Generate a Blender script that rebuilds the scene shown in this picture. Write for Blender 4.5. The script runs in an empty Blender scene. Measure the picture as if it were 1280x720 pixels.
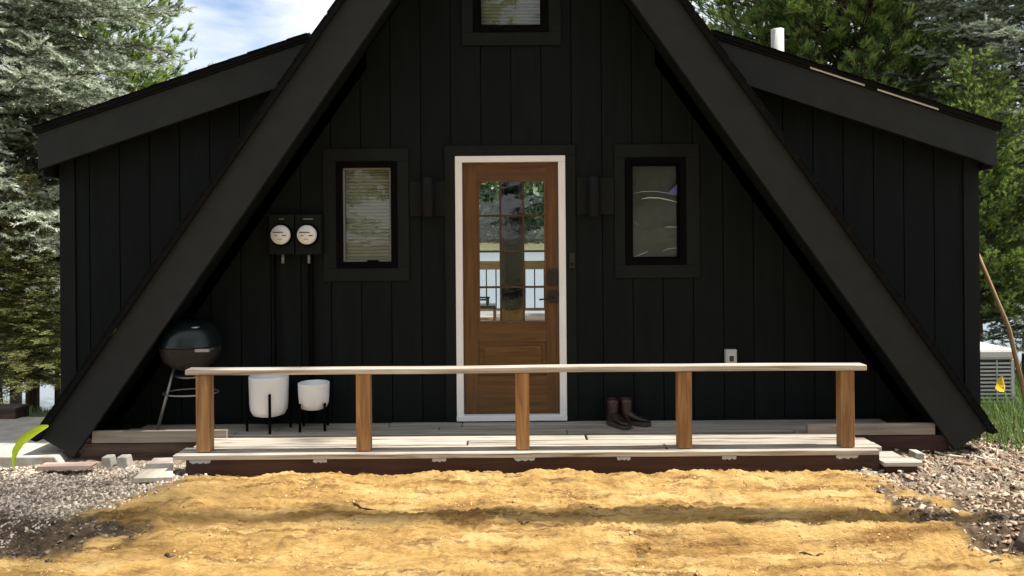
import bpy, bmesh, math, random
import numpy as np
from mathutils import Vector, Matrix
R = math.radians
random.seed(7); rng = np.random.default_rng(11)
scene = bpy.context.scene
COL = scene.collection

# ------------------------------------------------------------------ camera, sky, sun, exposure
F = 924.4; CAMY = -6.16; CAMZ = 1.51; ROLL = R(0.45)
cam = bpy.data.cameras.new('camera'); cam.lens = 26; cam.sensor_width = 36
cam.shift_y = -60/1280; cam.clip_end = 3000; cam.clip_start = .05
camo = bpy.data.objects.new('camera', cam); COL.objects.link(camo)
camo.location = (0, CAMY, CAMZ)
camo.rotation_euler = (Matrix.Rotation(R(90), 4, 'X') @ Matrix.Rotation(-ROLL, 4, 'Z')).to_euler()
scene.camera = camo

SUN_EL, SUN_AZ = R(60), R(92)          # azimuth from +Y towards +X: high sun on the right, level with the facade
sdir = Vector((math.cos(SUN_EL)*math.sin(SUN_AZ), math.cos(SUN_EL)*math.cos(SUN_AZ), math.sin(SUN_EL)))
w = bpy.data.worlds.new('World'); scene.world = w; w.use_nodes = True
nt = w.node_tree; nt.nodes.clear()
def N(tree, t, **k):
    n = tree.nodes.new(t)
    for a, b in k.items(): setattr(n, a, b)
    return n
sky = N(nt, 'ShaderNodeTexSky', sky_type='NISHITA', sun_disc=False, sun_elevation=SUN_EL, sun_rotation=SUN_AZ,
        air_density=1.0, dust_density=1.2, ozone_density=1.0)
tc = N(nt, 'ShaderNodeTexCoord'); sep = N(nt, 'ShaderNodeSeparateXYZ')
nt.links.new(tc.outputs['Generated'], sep.inputs[0])
zz = N(nt, 'ShaderNodeMath', operation='MAXIMUM'); nt.links.new(sep.outputs[2], zz.inputs[0]); zz.inputs[1].default_value = 0.0
za = N(nt, 'ShaderNodeMath', operation='ADD'); nt.links.new(zz.outputs[0], za.inputs[0]); za.inputs[1].default_value = .22
dv = N(nt, 'ShaderNodeVectorMath', operation='DIVIDE'); cb = N(nt, 'ShaderNodeCombineXYZ')
for i in range(3): nt.links.new(za.outputs[0], cb.inputs[i])
nt.links.new(tc.outputs['Generated'], dv.inputs[0]); nt.links.new(cb.outputs[0], dv.inputs[1])
mp = N(nt, 'ShaderNodeMapping'); mp.inputs['Location'].default_value = (1.3, 0.4, 0); mp.inputs['Scale'].default_value = (1.0, 1.0, .35)
nt.links.new(dv.outputs[0], mp.inputs[0])
cn = N(nt, 'ShaderNodeTexNoise'); cn.inputs['Scale'].default_value = 2.6; cn.inputs['Detail'].default_value = 7; cn.inputs['Roughness'].default_value = .55
cn.inputs['Distortion'].default_value = .35
nt.links.new(mp.outputs[0], cn.inputs['Vector'])
cr = N(nt, 'ShaderNodeValToRGB'); cr.color_ramp.elements[0].position = .28; cr.color_ramp.elements[1].position = .55
nt.links.new(cn.outputs['Fac'], cr.inputs[0])
mx = N(nt, 'ShaderNodeMix', data_type='RGBA')
nt.links.new(cr.outputs[0], mx.inputs[0]); nt.links.new(sky.outputs[0], mx.inputs[6]); mx.inputs[7].default_value = (5.2, 5.35, 5.65, 1)
bg = N(nt, 'ShaderNodeBackground'); bg.inputs['Strength'].default_value = .10
nt.links.new(mx.outputs[2], bg.inputs[0])
wo = N(nt, 'ShaderNodeOutputWorld'); nt.links.new(bg.outputs[0], wo.inputs[0])

sl = bpy.data.lights.new('sun', 'SUN'); sl.energy = 4.2; sl.angle = R(1.0); sl.color = (1, .95, .86)
so = bpy.data.objects.new('sun', sl); COL.objects.link(so); so.location = (20, 4, 35)
so.rotation_euler = sdir.to_track_quat('Z', 'Y').to_euler()
vs = scene.view_settings; vs.view_transform = 'Standard'; vs.look = 'None'; vs.gamma = 1; vs.exposure = 1.05

# ------------------------------------------------------------------ helpers
def P(px, py, d):
    u, v = px-640, 300-py
    c, s = math.cos(ROLL), math.sin(ROLL)
    return (u*c+v*s)*d/F, CAMZ + (-u*s+v*c)*d/F
def RECT(x0, y0, x1, y1, d):
    a = [P(x0, y0, d), P(x0, y1, d)]; b = [P(x1, y0, d), P(x1, y1, d)]
    t = [P(x0, y0, d)[1], P(x1, y0, d)[1]]; o = [P(x0, y1, d)[1], P(x1, y1, d)[1]]
    return ((a[0][0]+a[1][0])/2, (b[0][0]+b[1][0])/2, sum(o)/2, sum(t)/2)     # X0, X1, Z0, Z1
def wloc(o):
    v = Vector((0, 0, 0))
    while o is not None: v += o.location; o = o.parent
    return v
def tag(o, label=None, cat=None, group=None, kind=None):
    if label: o['label'] = label
    if cat: o['category'] = cat
    if group: o['group'] = group
    if kind: o['kind'] = kind
    return o
def thing(name, loc, label, cat, group=None):
    o = bpy.data.objects.new(name, None); o.empty_display_size = .2
    COL.objects.link(o); o.location = loc
    return tag(o, label, cat, group)
class MB:
    def __init__(s): s.v = []; s.f = []; s.sm = []
    def add(s, vs, fs, smooth=False):
        n = len(s.v); s.v += [tuple(p) for p in vs]; s.f += [tuple(i+n for i in f) for f in fs]; s.sm += [smooth]*len(fs); return s
    def box(s, x0, x1, y0, y1, z0, z1):
        x0, x1 = sorted((x0, x1)); y0, y1 = sorted((y0, y1)); z0, z1 = sorted((z0, z1))
        return s.add([(x0,y0,z0),(x1,y0,z0),(x1,y1,z0),(x0,y1,z0),(x0,y0,z1),(x1,y0,z1),(x1,y1,z1),(x0,y1,z1)],
                     [(0,3,2,1),(4,5,6,7),(0,1,5,4),(1,2,6,5),(2,3,7,6),(3,0,4,7)])
    def prism(s, poly, y0, y1):          # poly: (x,z) counter-clockwise seen from -Y
        n = len(poly)
        return s.add([(x, y0, z) for x, z in poly]+[(x, y1, z) for x, z in poly],
                     [tuple(range(n)), tuple(range(2*n-1, n-1, -1))]+[(i, i+n, (i+1)%n+n, (i+1)%n) for i in range(n)])
    def tube(s, pts, rad, n=8, caps=True):
        pts = [Vector(p) for p in pts]; rad = rad if isinstance(rad, (list, tuple)) else [rad]*len(pts)
        vs_ = []; up = Vector((.13, .31, .94))
        for i, p in enumerate(pts):
            t = (pts[min(i+1, len(pts)-1)]-pts[max(i-1, 0)]).normalized()
            a = t.cross(up)
            if a.length < .1: a = t.cross(Vector((1, 0, 0)))
            a.normalize(); b = t.cross(a)
            vs_ += [p+(a*math.cos(2*math.pi*k/n)+b*math.sin(2*math.pi*k/n))*rad[i] for k in range(n)]
        fs = [(i*n+k, i*n+(k+1)%n, (i+1)*n+(k+1)%n, (i+1)*n+k) for i in range(len(pts)-1) for k in range(n)]
        s.add(vs_, fs, True)
        if caps:
            m = len(s.v)-len(vs_)
            s.f += [tuple(m+k for k in range(n-1, -1, -1)), tuple(m+(len(pts)-1)*n+k for k in range(n))]; s.sm += [False, False]
        return s
    def lathe(s, c, prof, n=28, axis='Z'):   # prof: (r, h)
        vs_ = []
        for r, h in prof:
            for k in range(n):
                a = 2*math.pi*k/n
                if axis == 'Z': vs_.append((c[0]+r*math.cos(a), c[1]+r*math.sin(a), c[2]+h))
                else: vs_.append((c[0]+r*math.cos(a), c[1]-h, c[2]+r*math.sin(a)))
        m = len(prof)
        fs = [(i*n+k, i*n+(k+1)%n, (i+1)*n+(k+1)%n, (i+1)*n+k) for i in range(m-1) for k in range(n)]
        return s.add(vs_, fs, True)
    def build(s, name, mat, parent=None, bevel=0, auto=False, kind=None):
        v = np.array(s.v, float); lo, hi = v.min(0), v.max(0)
        c = Vector(((lo[0]+hi[0])/2, (lo[1]+hi[1])/2, lo[2]))
        me = bpy.data.meshes.new(name); me.from_pydata((v-np.array(c)).tolist(), [], s.f)
        me.polygons.foreach_set('use_smooth', s.sm)
        me.materials.append(mat); me.update()
        o = bpy.data.objects.new(name, me); COL.objects.link(o)
        o.location = c-(wloc(parent) if parent else Vector((0,0,0))); o.parent = parent
        if bevel:
            b = o.modifiers.new('bevel', 'BEVEL'); b.width = bevel; b.segments = 2; b.limit_method = 'ANGLE'
        if kind: o['kind'] = kind
        return o
def box(name, mat, parent, x0, x1, y0, y1, z0, z1, bevel=0):
    return MB().box(x0, x1, y0, y1, z0, z1).build(name, mat, parent, bevel)
def raw(name, v, f, mat, parent=None, loc=(0,0,0), attr=None, kind=None, smooth=False):
    """big mesh from numpy arrays (f: n x 3 or n x 4)"""
    me = bpy.data.meshes.new(name); k = f.shape[1]
    me.vertices.add(len(v)); me.vertices.foreach_set('co', np.ascontiguousarray(v, np.float32).ravel())
    me.loops.add(f.size); me.loops.foreach_set('vertex_index', np.ascontiguousarray(f, np.int32).ravel())
    me.polygons.add(len(f)); me.polygons.foreach_set('loop_start', np.arange(0, f.size, k, dtype=np.int32))
    me.polygons.foreach_set('loop_total', np.full(len(f), k, np.int32))
    if smooth: me.polygons.foreach_set('use_smooth', np.ones(len(f), bool))
    me.update(calc_edges=True)
    if attr is not None:
        a = me.attributes.new('tint', 'FLOAT', 'POINT'); a.data.foreach_set('value', attr.astype(np.float32))
    me.materials.append(mat)
    o = bpy.data.objects.new(name, me); COL.objects.link(o); o.location = loc; o.parent = parent
    if kind: o['kind'] = kind
    return o
# smooth periodic value noise
LAT = rng.random((256, 256))
def vnoise(x, y):
    xi = np.floor(x).astype(int); yi = np.floor(y).astype(int); fx = x-xi; fy = y-yi
    fx = fx*fx*(3-2*fx); fy = fy*fy*(3-2*fy)
    g = lambda a, b: LAT[a & 255, b & 255]
    return (g(xi,yi)*(1-fx)+g(xi+1,yi)*fx)*(1-fy)+(g(xi,yi+1)*(1-fx)+g(xi+1,yi+1)*fx)*fy-.5
def fbm(x, y, o=4, g=.5):
    s = 0; a = 1
    for i in range(o): s = s+a*vnoise(x*2**i+17*i, y*2**i+31*i); a *= g
    return s
def sstep(a, b, x):
    t = np.clip((x-a)/(b-a), 0, 1); return t*t*(3-2*t)

# ------------------------------------------------------------------ materials
def mat(name, col, rough=.6, col2=None, scale=(8,8,8), bump=0, bscale=None, metal=0, spec=.5, detail=5, ramp=(.35,.7), rnd=0, dist=0, coat=0):
    m = bpy.data.materials.new(name); m.use_nodes = True; t = m.node_tree; b = t.nodes['Principled BSDF']
    b.inputs['Roughness'].default_value = rough; b.inputs['Metallic'].default_value = metal
    b.inputs['Specular IOR Level'].default_value = spec
    if coat: b.inputs['Coat Weight'].default_value = coat; b.inputs['Coat Roughness'].default_value = .1
    b.inputs['Base Color'].default_value = (*col, 1)
    c = N(t, 'ShaderNodeTexCoord')
    def noise(sc, det):
        mpp = N(t, 'ShaderNodeMapping'); mpp.inputs['Scale'].default_value = sc
        oi = N(t, 'ShaderNodeObjectInfo'); ad = N(t, 'ShaderNodeVectorMath', operation='ADD')
        ml = N(t, 'ShaderNodeMath', operation='MULTIPLY'); ml.inputs[1].default_value = 37.
        t.links.new(oi.outputs['Random'], ml.inputs[0])
        t.links.new(c.outputs['Object'], mpp.inputs[0]); t.links.new(mpp.outputs[0], ad.inputs[0]); t.links.new(ml.outputs[0], ad.inputs[1])
        n = N(t, 'ShaderNodeTexNoise'); n.inputs['Scale'].default_value = 1; n.inputs['Detail'].default_value = det
        n.inputs['Roughness'].default_value = .6; n.inputs['Distortion'].default_value = dist
        t.links.new(ad.outputs[0], n.inputs['Vector']); return n
    if col2:
        n = noise(scale, detail); r = N(t, 'ShaderNodeValToRGB')
        r.color_ramp.elements[0].position, r.color_ramp.elements[1].position = ramp
        r.color_ramp.elements[0].color = (*col, 1); r.color_ramp.elements[1].color = (*col2, 1)
        t.links.new(n.outputs['Fac'], r.inputs[0]); out = r.outputs[0]
        if rnd:
            oi = N(t, 'ShaderNodeObjectInfo'); mr = N(t, 'ShaderNodeMapRange')
            mr.inputs['To Min'].default_value = 1-rnd; mr.inputs['To Max'].default_value = 1+rnd
            t.links.new(oi.outputs['Random'], mr.inputs['Value'])
            h = N(t, 'ShaderNodeHueSaturation'); t.links.new(mr.outputs[0], h.inputs['Value']); t.links.new(out, h.inputs['Color']); out = h.outputs[0]
        t.links.new(out, b.inputs['Base Color'])
    if bump:
        n = noise(bscale or scale, 6); bp = N(t, 'ShaderNodeBump'); bp.inputs['Strength'].default_value = bump; bp.inputs['Distance'].default_value = .004
        t.links.new(n.outputs['Fac'], bp.inputs['Height']); t.links.new(bp.outputs[0], b.inputs['Normal'])
    return m
M = {}
M['siding'] = mat('black_siding', (.0026,.0046,.0050), .7, (.0046,.0076,.0080), (14,14,1.6), .35, (60,60,3), rnd=.12, spec=.12)
M['trim'] = mat('black_trim', (.0048,.0068,.0070), .68, (.0070,.0096,.0098), (9,9,4), .3, (40,40,6), rnd=.08, spec=.15)
M['rake'] = mat('black_rake_paint', (.0112,.0132,.0134), .62, (.0158,.0182,.0184), (7,7,7), .3, (50,50,12), spec=.25)
M['winframe'] = mat('black_frame', (.0012,.0012,.0015), .7, spec=.06)
M['shingle'] = mat('asphalt_shingle', (.0025,.0028,.003), .9, (.008,.0085,.009), (60,60,60), .6, spec=.1)
M['white'] = mat('white_paint', (.72,.73,.74), .4, (.8,.81,.82), (6,6,3))
M['door'] = mat('stained_door', (.060,.023,.004), .42, (.135,.056,.010), (38,38,2.2), .15, dist=.4)
M['doorh'] = mat('stained_door_rail', (.060,.023,.004), .42, (.135,.056,.010), (2.2,38,38), .15, dist=.4)
M['muntin'] = mat('dark_muntin', (.030,.012,.003), .45, (.055,.022,.006), (20,20,20))
M['blackmetal'] = mat('black_metal', (.012,.012,.014), .38, metal=.3)
M['sconce'] = mat('sconce_metal', (.003,.0035,.0042), .6, spec=.18)
M['deck'] = mat('weathered_decking', (.14,.105,.075), .85, (.43,.385,.325), (1.3,26,26), .8, (3,60,60), rnd=.16, dist=.9, ramp=(.34,.56))
M['decky'] = mat('shaded_grey_decking', (.20,.18,.15), .85, (.40,.37,.32), (1.8,30,30), .5, (3,70,70), rnd=.14, dist=.5)
M['cap'] = mat('weathered_cap_rail', (.22,.175,.135), .75, (.62,.56,.49), (1.1,30,30), .45, (3,70,70), dist=.6)
M['post'] = mat('treated_post', (.19,.088,.030), .7, (.44,.25,.10), (26,26,1.8), .4, (60,60,4), rnd=.12, dist=.9)
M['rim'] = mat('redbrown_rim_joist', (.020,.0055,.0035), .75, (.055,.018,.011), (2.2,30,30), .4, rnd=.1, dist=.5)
M['plank'] = mat('grey_edge_plank', (.20,.16,.125), .8, (.36,.31,.26), (1.6,30,30), .4, dist=.5)
M['rough'] = mat('dark_rough_beam', (.025,.014,.010), .9, (.10,.065,.045), (2,24,24), .6, dist=.6)
M['pale'] = mat('pale_wood', (.42,.36,.28), .8, (.62,.56,.47), (20,2,20), .4, dist=.5)
M['pink'] = mat('pinkish_wood', (.45,.30,.22), .8, (.62,.48,.40), (2,20,20), .3)
M['concrete'] = mat('concrete', (.33,.30,.26), .9, (.52,.48,.43), (9,9,9), .5, (60,60,60))
M['block'] = mat('concrete_rubble', (.32,.30,.26), .9, (.47,.45,.40), (14,14,14), .6, (60,60,60))
M['ceramic'] = mat('white_ceramic', (.74,.75,.76), .35, (.80,.81,.82), (4,4,4))
M['enamel'] = mat('dark_enamel', (.006,.010,.010), .28, spec=.35)
M['bowl'] = mat('sooty_bowl', (.005,.005,.005), .6, (.020,.018,.016), (12,12,12), .2)
M['alu'] = mat('aluminium_leg', (.36,.36,.35), .45, metal=.85)
M['leather'] = mat('brown_leather', (.020,.004,.0025), .35, (.038,.009,.005), (16,16,16), .2)
M['bootdark'] = mat('dark_leather', (.006,.005,.0045), .4, (.014,.010,.009), (16,16,16))
M['sole'] = mat('boot_sole', (.03,.025,.018), .8, (.06,.05,.036), (30,30,30))
M['dial'] = mat('meter_face', (.72,.74,.76), .3, (.62,.64,.66), (30,30,30))
M['ink'] = mat('meter_ink', (.03,.03,.03), .5)
M['greyplastic'] = mat('grey_plastic', (.42,.45,.47), .5)
M['acwhite'] = mat('ac_casing', (.62,.62,.60), .5, (.50,.50,.48), (5,5,5))
M['acdark'] = mat('ac_core', (.05,.05,.05), .7)
M['yellow'] = mat('yellow_plastic', (.85,.55,.01), .5)
M['wire'] = mat('steel_wire', (.5,.5,.48), .4, metal=.7)
M['stick'] = mat('bark_pole', (.20,.12,.06), .85, (.36,.24,.14), (40,40,5), .4)
M['bark'] = mat('pine_bark', (.05,.032,.022), .95, (.17,.115,.08), (14,14,3), 1.0, (22,22,5))
M['barkpale'] = mat('pale_bark', (.24,.19,.14), .95, (.40,.33,.26), (14,14,3), .6)
M['twig'] = mat('dead_twig', (.05,.035,.022), .9, (.12,.085,.055), (10,10,10))
M['interior'] = mat('interior_wood', (.10,.07,.045), .7, (.16,.11,.07), (3,20,20))
M['sash'] = mat('grey_sash', (.16,.165,.17), .5)
M['blind'] = mat('blind_slat', (.42,.47,.385), .5)
M['wirered'] = mat('reddish_lumber', (.25,.08,.05), .8, (.34,.14,.10), (3,20,20))

def leafmat(name, c1, c2, c3, trans=.3, rough=.6):
    m = bpy.data.materials.new(name); m.use_nodes = True; t = m.node_tree; t.nodes.clear()
    at = N(t, 'ShaderNodeAttribute', attribute_name='tint'); r = N(t, 'ShaderNodeValToRGB')
    e = r.color_ramp.elements; e[0].color = (*c1, 1); e[1].color = (*c3, 1); x = e.new(.5); x.color = (*c2, 1)
    t.links.new(at.outputs['Fac'], r.inputs[0])
    d = N(t, 'ShaderNodeBsdfDiffuse'); tr = N(t, 'ShaderNodeBsdfTranslucent'); g = N(t, 'ShaderNodeBsdfGlossy'); g.inputs['Roughness'].default_value = .45
    t.links.new(r.outputs[0], d.inputs[0]); t.links.new(r.outputs[0], tr.inputs[0])
    m1 = N(t, 'ShaderNodeMixShader'); m1.inputs[0].default_value = trans; t.links.new(d.outputs[0], m1.inputs[1]); t.links.new(tr.outputs[0], m1.inputs[2])
    m2 = N(t, 'ShaderNodeMixShader'); m2.inputs[0].default_value = .04; t.links.new(m1.outputs[0], m2.inputs[1]); t.links.new(g.outputs[0], m2.inputs[2])
    o = N(t, 'ShaderNodeOutputMaterial'); t.links.new(m2.outputs[0], o.inputs[0]); return m
M['spruce'] = leafmat('blue_spruce_needles', (.08,.09,.04), (.30,.35,.25), (.70,.76,.64), .38)
M['spruceg'] = leafmat('yellow_green_spruce_needles', (.09,.10,.03), (.28,.31,.11), (.58,.60,.26), .38)
M['pine'] = leafmat('pine_needles', (.06,.115,.03), (.21,.32,.07), (.48,.60,.16), .45)
M['farleaf'] = leafmat('far_shore_leaves', (.03,.06,.025), (.06,.11,.04), (.10,.17,.06))
M['grass'] = leafmat('grass_blades', (.05,.10,.02), (.11,.20,.04), (.24,.32,.09), .35)
M['leafbright'] = leafmat('bright_leaf', (.42,.56,.015), (.50,.62,.02), (.58,.68,.03), .45)

def glassmat(name, rough=0.0, tint=(.93,.95,.94), ior=1.5, bump=0, extra=0.0, k=1.5):
    m = bpy.data.materials.new(name); m.use_nodes = True; t = m.node_tree; t.nodes.clear()
    tr = N(t, 'ShaderNodeBsdfTransparent'); tr.inputs[0].default_value = (*tint, 1)
    g = N(t, 'ShaderNodeBsdfGlossy'); g.inputs['Roughness'].default_value = rough
    f = N(t, 'ShaderNodeFresnel'); f.inputs['IOR'].default_value = ior
    a = N(t, 'ShaderNodeMath', operation='MULTIPLY_ADD'); a.inputs[1].default_value = k; a.inputs[2].default_value = extra
    t.links.new(f.outputs[0], a.inputs[0])
    mxx = N(t, 'ShaderNodeMixShader'); t.links.new(a.outputs[0], mxx.inputs[0]); t.links.new(tr.outputs[0], mxx.inputs[1]); t.links.new(g.outputs[0], mxx.inputs[2])
    if bump:
        c = N(t, 'ShaderNodeTexCoord'); n = N(t, 'ShaderNodeTexNoise'); n.inputs['Scale'].default_value = 5; n.inputs['Detail'].default_value = 3
        t.links.new(c.outputs['Object'], n.inputs['Vector']); bp = N(t, 'ShaderNodeBump'); bp.inputs['Strength'].default_value = bump; bp.inputs['Distance'].default_value = .02
        t.links.new(n.outputs['Fac'], bp.inputs['Height']); t.links.new(bp.outputs[0], g.inputs['Normal'])
    o = N(t, 'ShaderNodeOutputMaterial'); t.links.new(mxx.outputs[0], o.inputs[0]); return m
M['glass'] = glassmat('window_glass', bump=.06, tint=(.98,.985,.98), k=1.1)
M['film'] = glassmat('crinkled_clear_film', .12, (.9,.92,.91), 1.4, .25, .0, 1.2)

def sandmat():
    m = bpy.data.materials.new('sand_gravel_soil'); m.use_nodes = True; t = m.node_tree; b = t.nodes['Principled BSDF']
    b.inputs['Roughness'].default_value = .95; b.inputs['Specular IOR Level'].default_value = .15
    geo = N(t, 'ShaderNodeNewGeometry')
    def noise(sc, det=6, rough=.6, s=(1,1,1)):
        mp_ = N(t, 'ShaderNodeMapping'); mp_.inputs['Scale'].default_value = s; t.links.new(geo.outputs['Position'], mp_.inputs[0])
        n = N(t, 'ShaderNodeTexNoise'); n.inputs['Scale'].default_value = sc; n.inputs['Detail'].default_value = det; n.inputs['Roughness'].default_value = rough
        t.links.new(mp_.outputs[0], n.inputs['Vector']); return n.outputs['Fac']
    def ramp(f, *st):
        r = N(t, 'ShaderNodeValToRGB'); e = r.color_ramp.elements
        e[0].position, e[0].color = st[0][0], (*st[0][1], 1); e[1].position, e[1].color = st[-1][0], (*st[-1][1], 1)
        for p, c in st[1:-1]: x = e.new(p); x.color = (*c, 1)
        t.links.new(f, r.inputs[0]); return r.outputs[0]
    def mixc(f, a, c):
        x = N(t, 'ShaderNodeMix', data_type='RGBA'); t.links.new(f, x.inputs[0]); t.links.new(a, x.inputs[6]); t.links.new(c, x.inputs[7]); return x.outputs[2]
    sand = ramp(noise(5, 8, .72, (.4,1.2,1)), (.33,(.32,.18,.055)), (.5,(.55,.345,.120)), (.66,(.69,.485,.21)))
    damp = ramp(noise(9, 7, .72, (.22,1.5,1)), (.50,(0,0,0)), (.62,(1,1,1)))
    dcol = ramp(noise(60, 3), (.3,(.16,.08,.024)), (.7,(.34,.19,.068)))
    sand = mixc(damp, sand, dcol)
    grav = ramp(noise(34, 7, .75), (.32,(.07,.05,.035)), (.47,(.28,.225,.165)), (.66,(.54,.47,.38)))
    soil = ramp(noise(26, 6, .7), (.3,(.045,.031,.02)), (.7,(.20,.145,.095)))
    at = N(t, 'ShaderNodeAttribute', attribute_name='tint'); at2 = N(t, 'ShaderNodeAttribute', attribute_name='soil')
    c = mixc(at.outputs['Fac'], sand, grav); c = mixc(at2.outputs['Fac'], c, soil)
    t.links.new(c, b.inputs['Base Color'])
    bp = N(t, 'ShaderNodeBump'); bp.inputs['Strength'].default_value = 1.; bp.inputs['Distance'].default_value = .028
    t.links.new(noise(52, 8, .75, (.5,1.2,1)), bp.inputs['Height']); t.links.new(bp.outputs[0], b.inputs['Normal'])
    return m
M['sand'] = sandmat()
M['ground'] = mat('forest_floor', (.045,.05,.02), .95, (.16,.15,.075), (1.3,1.3,1.3), .6, (30,30,30))
m = mat('lake_water', (.17,.21,.24), .35, spec=.8, bump=.5, bscale=(.9,.35,1)); M['water'] = m

# ------------------------------------------------------------------ terrain, yard, lake
def yard_z(x, y):
    z = -.165+.012*fbm(x*1.1, y*1.4, 3)
    inn = 1-sstep(2.15, 2.75, np.abs(x+.05*vnoise(y*4, y*0+3)))
    crest = .062+.045*vnoise(x*2.1, x*0+9.3)+.03*vnoise(x*6.3, x*0+4.1)
    z = z+crest*inn*np.exp(-((y+1.12+.05*vnoise(x*3, x*0+1))/.20)**2)
    z = z+.035*inn*np.exp(-((y+1.55)/.3)**2)
    wob = .09*vnoise(x*.9, x*0+22.)+.03*vnoise(x*3.1, x*0+5.)
    z = z+.045*np.exp(-((y+2.00+wob)/.10)**2)*(.35+.8*sstep(-.2, 1.4, x))-.035*np.exp(-((y+2.14+wob)/.07)**2)
    z = z+.02*np.exp(-((y+1.72+wob*1.3)/.05)**2)*(.3+.7*sstep(0, 1, x))-.012*np.exp(-((y+2.5-wob)/.10)**2)
    cl = np.clip(.9+1.6*fbm(x*1.3+5, y*3.1+2, 3), .25, 1.7)       # cloddy patches and smoother ones
    z = z+.030*fbm(x*2.6, y*7.0, 3)+.026*fbm(x*8, y*16, 4, .62)+.010*fbm(x*38, y*55, 2)+cl*.75*(.026*np.abs(vnoise(x*11+3, y*21+3*vnoise(x*5, y*5)))+.034*np.abs(vnoise(x*23, y*37+7))+.022*np.abs(vnoise(x*41, y*61+2)))-.02
    return z
def nonsand(x, y):
    b = .28*fbm(x*2.3+4, y*3.1, 4)
    left = sstep(.0, .28, (-2.22-x)+(y+1.15)*.62+b)
    right = sstep(.0, .28, (x-2.52)+(y+1.3)*.55+b)
    back = sstep(-.75, -.6, y)
    return np.clip(left+right+back, 0, 1)
def soilmask(x, y):
    b = fbm(x*3.7+9, y*5+2, 4)
    l = sstep(.05, .45, b+.85-1.0*np.hypot((x+3.0)/.75, (y+1.85)/.42))
    r = sstep(.05, .45, b+.75-1.0*np.hypot((x-3.1)/.9, (y+1.75)/.8))
    u = sstep(-.45, -.25, y)*sstep(3.2, 2.9, np.abs(x))
    return np.clip(np.maximum(np.maximum(l, r), u)*1.0+.55*sstep(.25, .6, b)*nonsand(x, y), 0, 1)
xs = np.concatenate([np.arange(-9, -4.2, .06), np.arange(-4.2, 4.2, .0125), np.arange(4.2, 9.01, .06)])
ys = np.concatenate([np.arange(-12, -3.2, .06), np.arange(-3.2, -.5, .0125), np.arange(-.5, 1.3, .05)])
XX, YY = np.meshgrid(xs, ys); ZZ = yard_z(XX, YY)
edge = np.minimum.reduce([XX+9, 9-XX, YY+12, 1.25-YY]); ZZ = ZZ-.12*(1-sstep(0, .8, edge))
nx, ny = len(xs), len(ys); idx = np.arange(nx*ny).reshape(ny, nx)
fc = np.stack([idx[:-1,:-1], idx[:-1,1:], idx[1:,1:], idx[1:,:-1]], -1).reshape(-1, 4)
yard = raw('sand_yard', np.stack([XX, YY, ZZ], -1).reshape(-1, 3), fc, M['sand'], attr=nonsand(XX, YY).ravel(), kind='structure', smooth=True)
a = yard.data.attributes.new('soil', 'FLOAT', 'POINT'); a.data.foreach_set('value', soilmask(XX, YY).ravel().astype(np.float32))

def terr_z(x, y):
    e = np.maximum(1-sstep(-4.7, -4.1, x), sstep(5.6, 6.6, x)); t = sstep(4.5-3.4*e, 9.5-1.6*e, y)
    return -.225-2.6*t+.05*fbm(x*.5, y*.5, 3)
xs = np.concatenate([-np.geomspace(900, 14, 26), np.arange(-13, 13.1, .5), np.geomspace(14, 900, 26)])
ys = np.concatenate([-np.geomspace(900, 14, 22), np.arange(-13, 20.1, .5), np.geomspace(21, 1400, 26)])
XX, YY = np.meshgrid(xs, ys); ZZ = terr_z(XX, YY)+sstep(205, 250, YY)*7
nx, ny = len(xs), len(ys); idx = np.arange(nx*ny).reshape(ny, nx)
fc = np.stack([idx[:-1,:-1], idx[:-1,1:], idx[1:,1:], idx[1:,:-1]], -1).reshape(-1, 4)
raw('ground', np.stack([XX, YY, ZZ], -1).reshape(-1, 3), fc, M['ground'], kind='structure', smooth=True)
tag(MB().add([(-500, 5.5, -1.5), (500, 5.5, -1.5), (500, 225, -1.5), (-500, 225, -1.5)], [(0,1,2,3)]).build('lake_water', M['water']), kind='structure')

# ------------------------------------------------------------------ the cabin
D0 = 6.16                      # camera to facade
def xin(z): return 2.234+.707*(1.51-z)          # inner edge of the rake board (half width at height z), front plane
AP = 4.67; CX = .006; YF = -.46                 # apex height, centre, front plane of the rake boards
cabin = thing('a_frame_cabin', (0, 3.4, -.2), 'black painted wooden A-frame cabin with a low side wing on each side', 'cabin')
LW, RW = -3.76, 3.885
# openings (X0,X1,Z0,Z1) in the facade
Wl = RECT(421, 202, 497, 335, D0); Wr = RECT(781, 197, 857, 331, D0); Wt0 = RECT(591, -70, 685, 41, D0); Dr = RECT(570, 195, 707.5, 518, D0)
Dr = (Dr[0], Dr[1], .012, Dr[3])
OPEN = [Wl, Wr, Wt0, Dr]
def clip(poly, a, b, c):       # keep a*x+b*z<=c
    out = []
    for i in range(len(poly)):
        p, q = poly[i], poly[(i+1) % len(poly)]; dp = a*p[0]+b*p[1]-c; dq = a*q[0]+b*q[1]-c
        if dp <= 0: out.append(p)
        if dp*dq < 0: t = dp/(dp-dq); out.append((p[0]+t*(q[0]-p[0]), p[1]+t*(q[1]-p[1])))
    return out
def cells(x0, x1, z0, z1, holes):
    cuts = sorted({x0, x1, *[h for o in holes for h in o[:2] if x0 < h < x1]})
    for a, b in zip(cuts, cuts[1:]):
        spans = [(z0, z1)]
        for o in holes:
            if o[0] <= a+1e-6 and o[1] >= b-1e-6:
                spans = [s for lo, hi in spans for s in ((lo, min(hi, o[2])), (max(lo, o[3]), hi)) if s[1]-s[0] > 1e-4]
        for lo, hi in spans: yield [(a, lo), (b, lo), (b, hi), (a, hi)]
ZM = AP+.09/ .707*1.0          # roofline the boards run up to (inside the roof slab)
def under_A(p):                # |x-CX| <= .707*(ZM-z)
    return clip(clip(p, 1, .707, CX+.707*ZM), -1, .707, -CX+.707*ZM)
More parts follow.
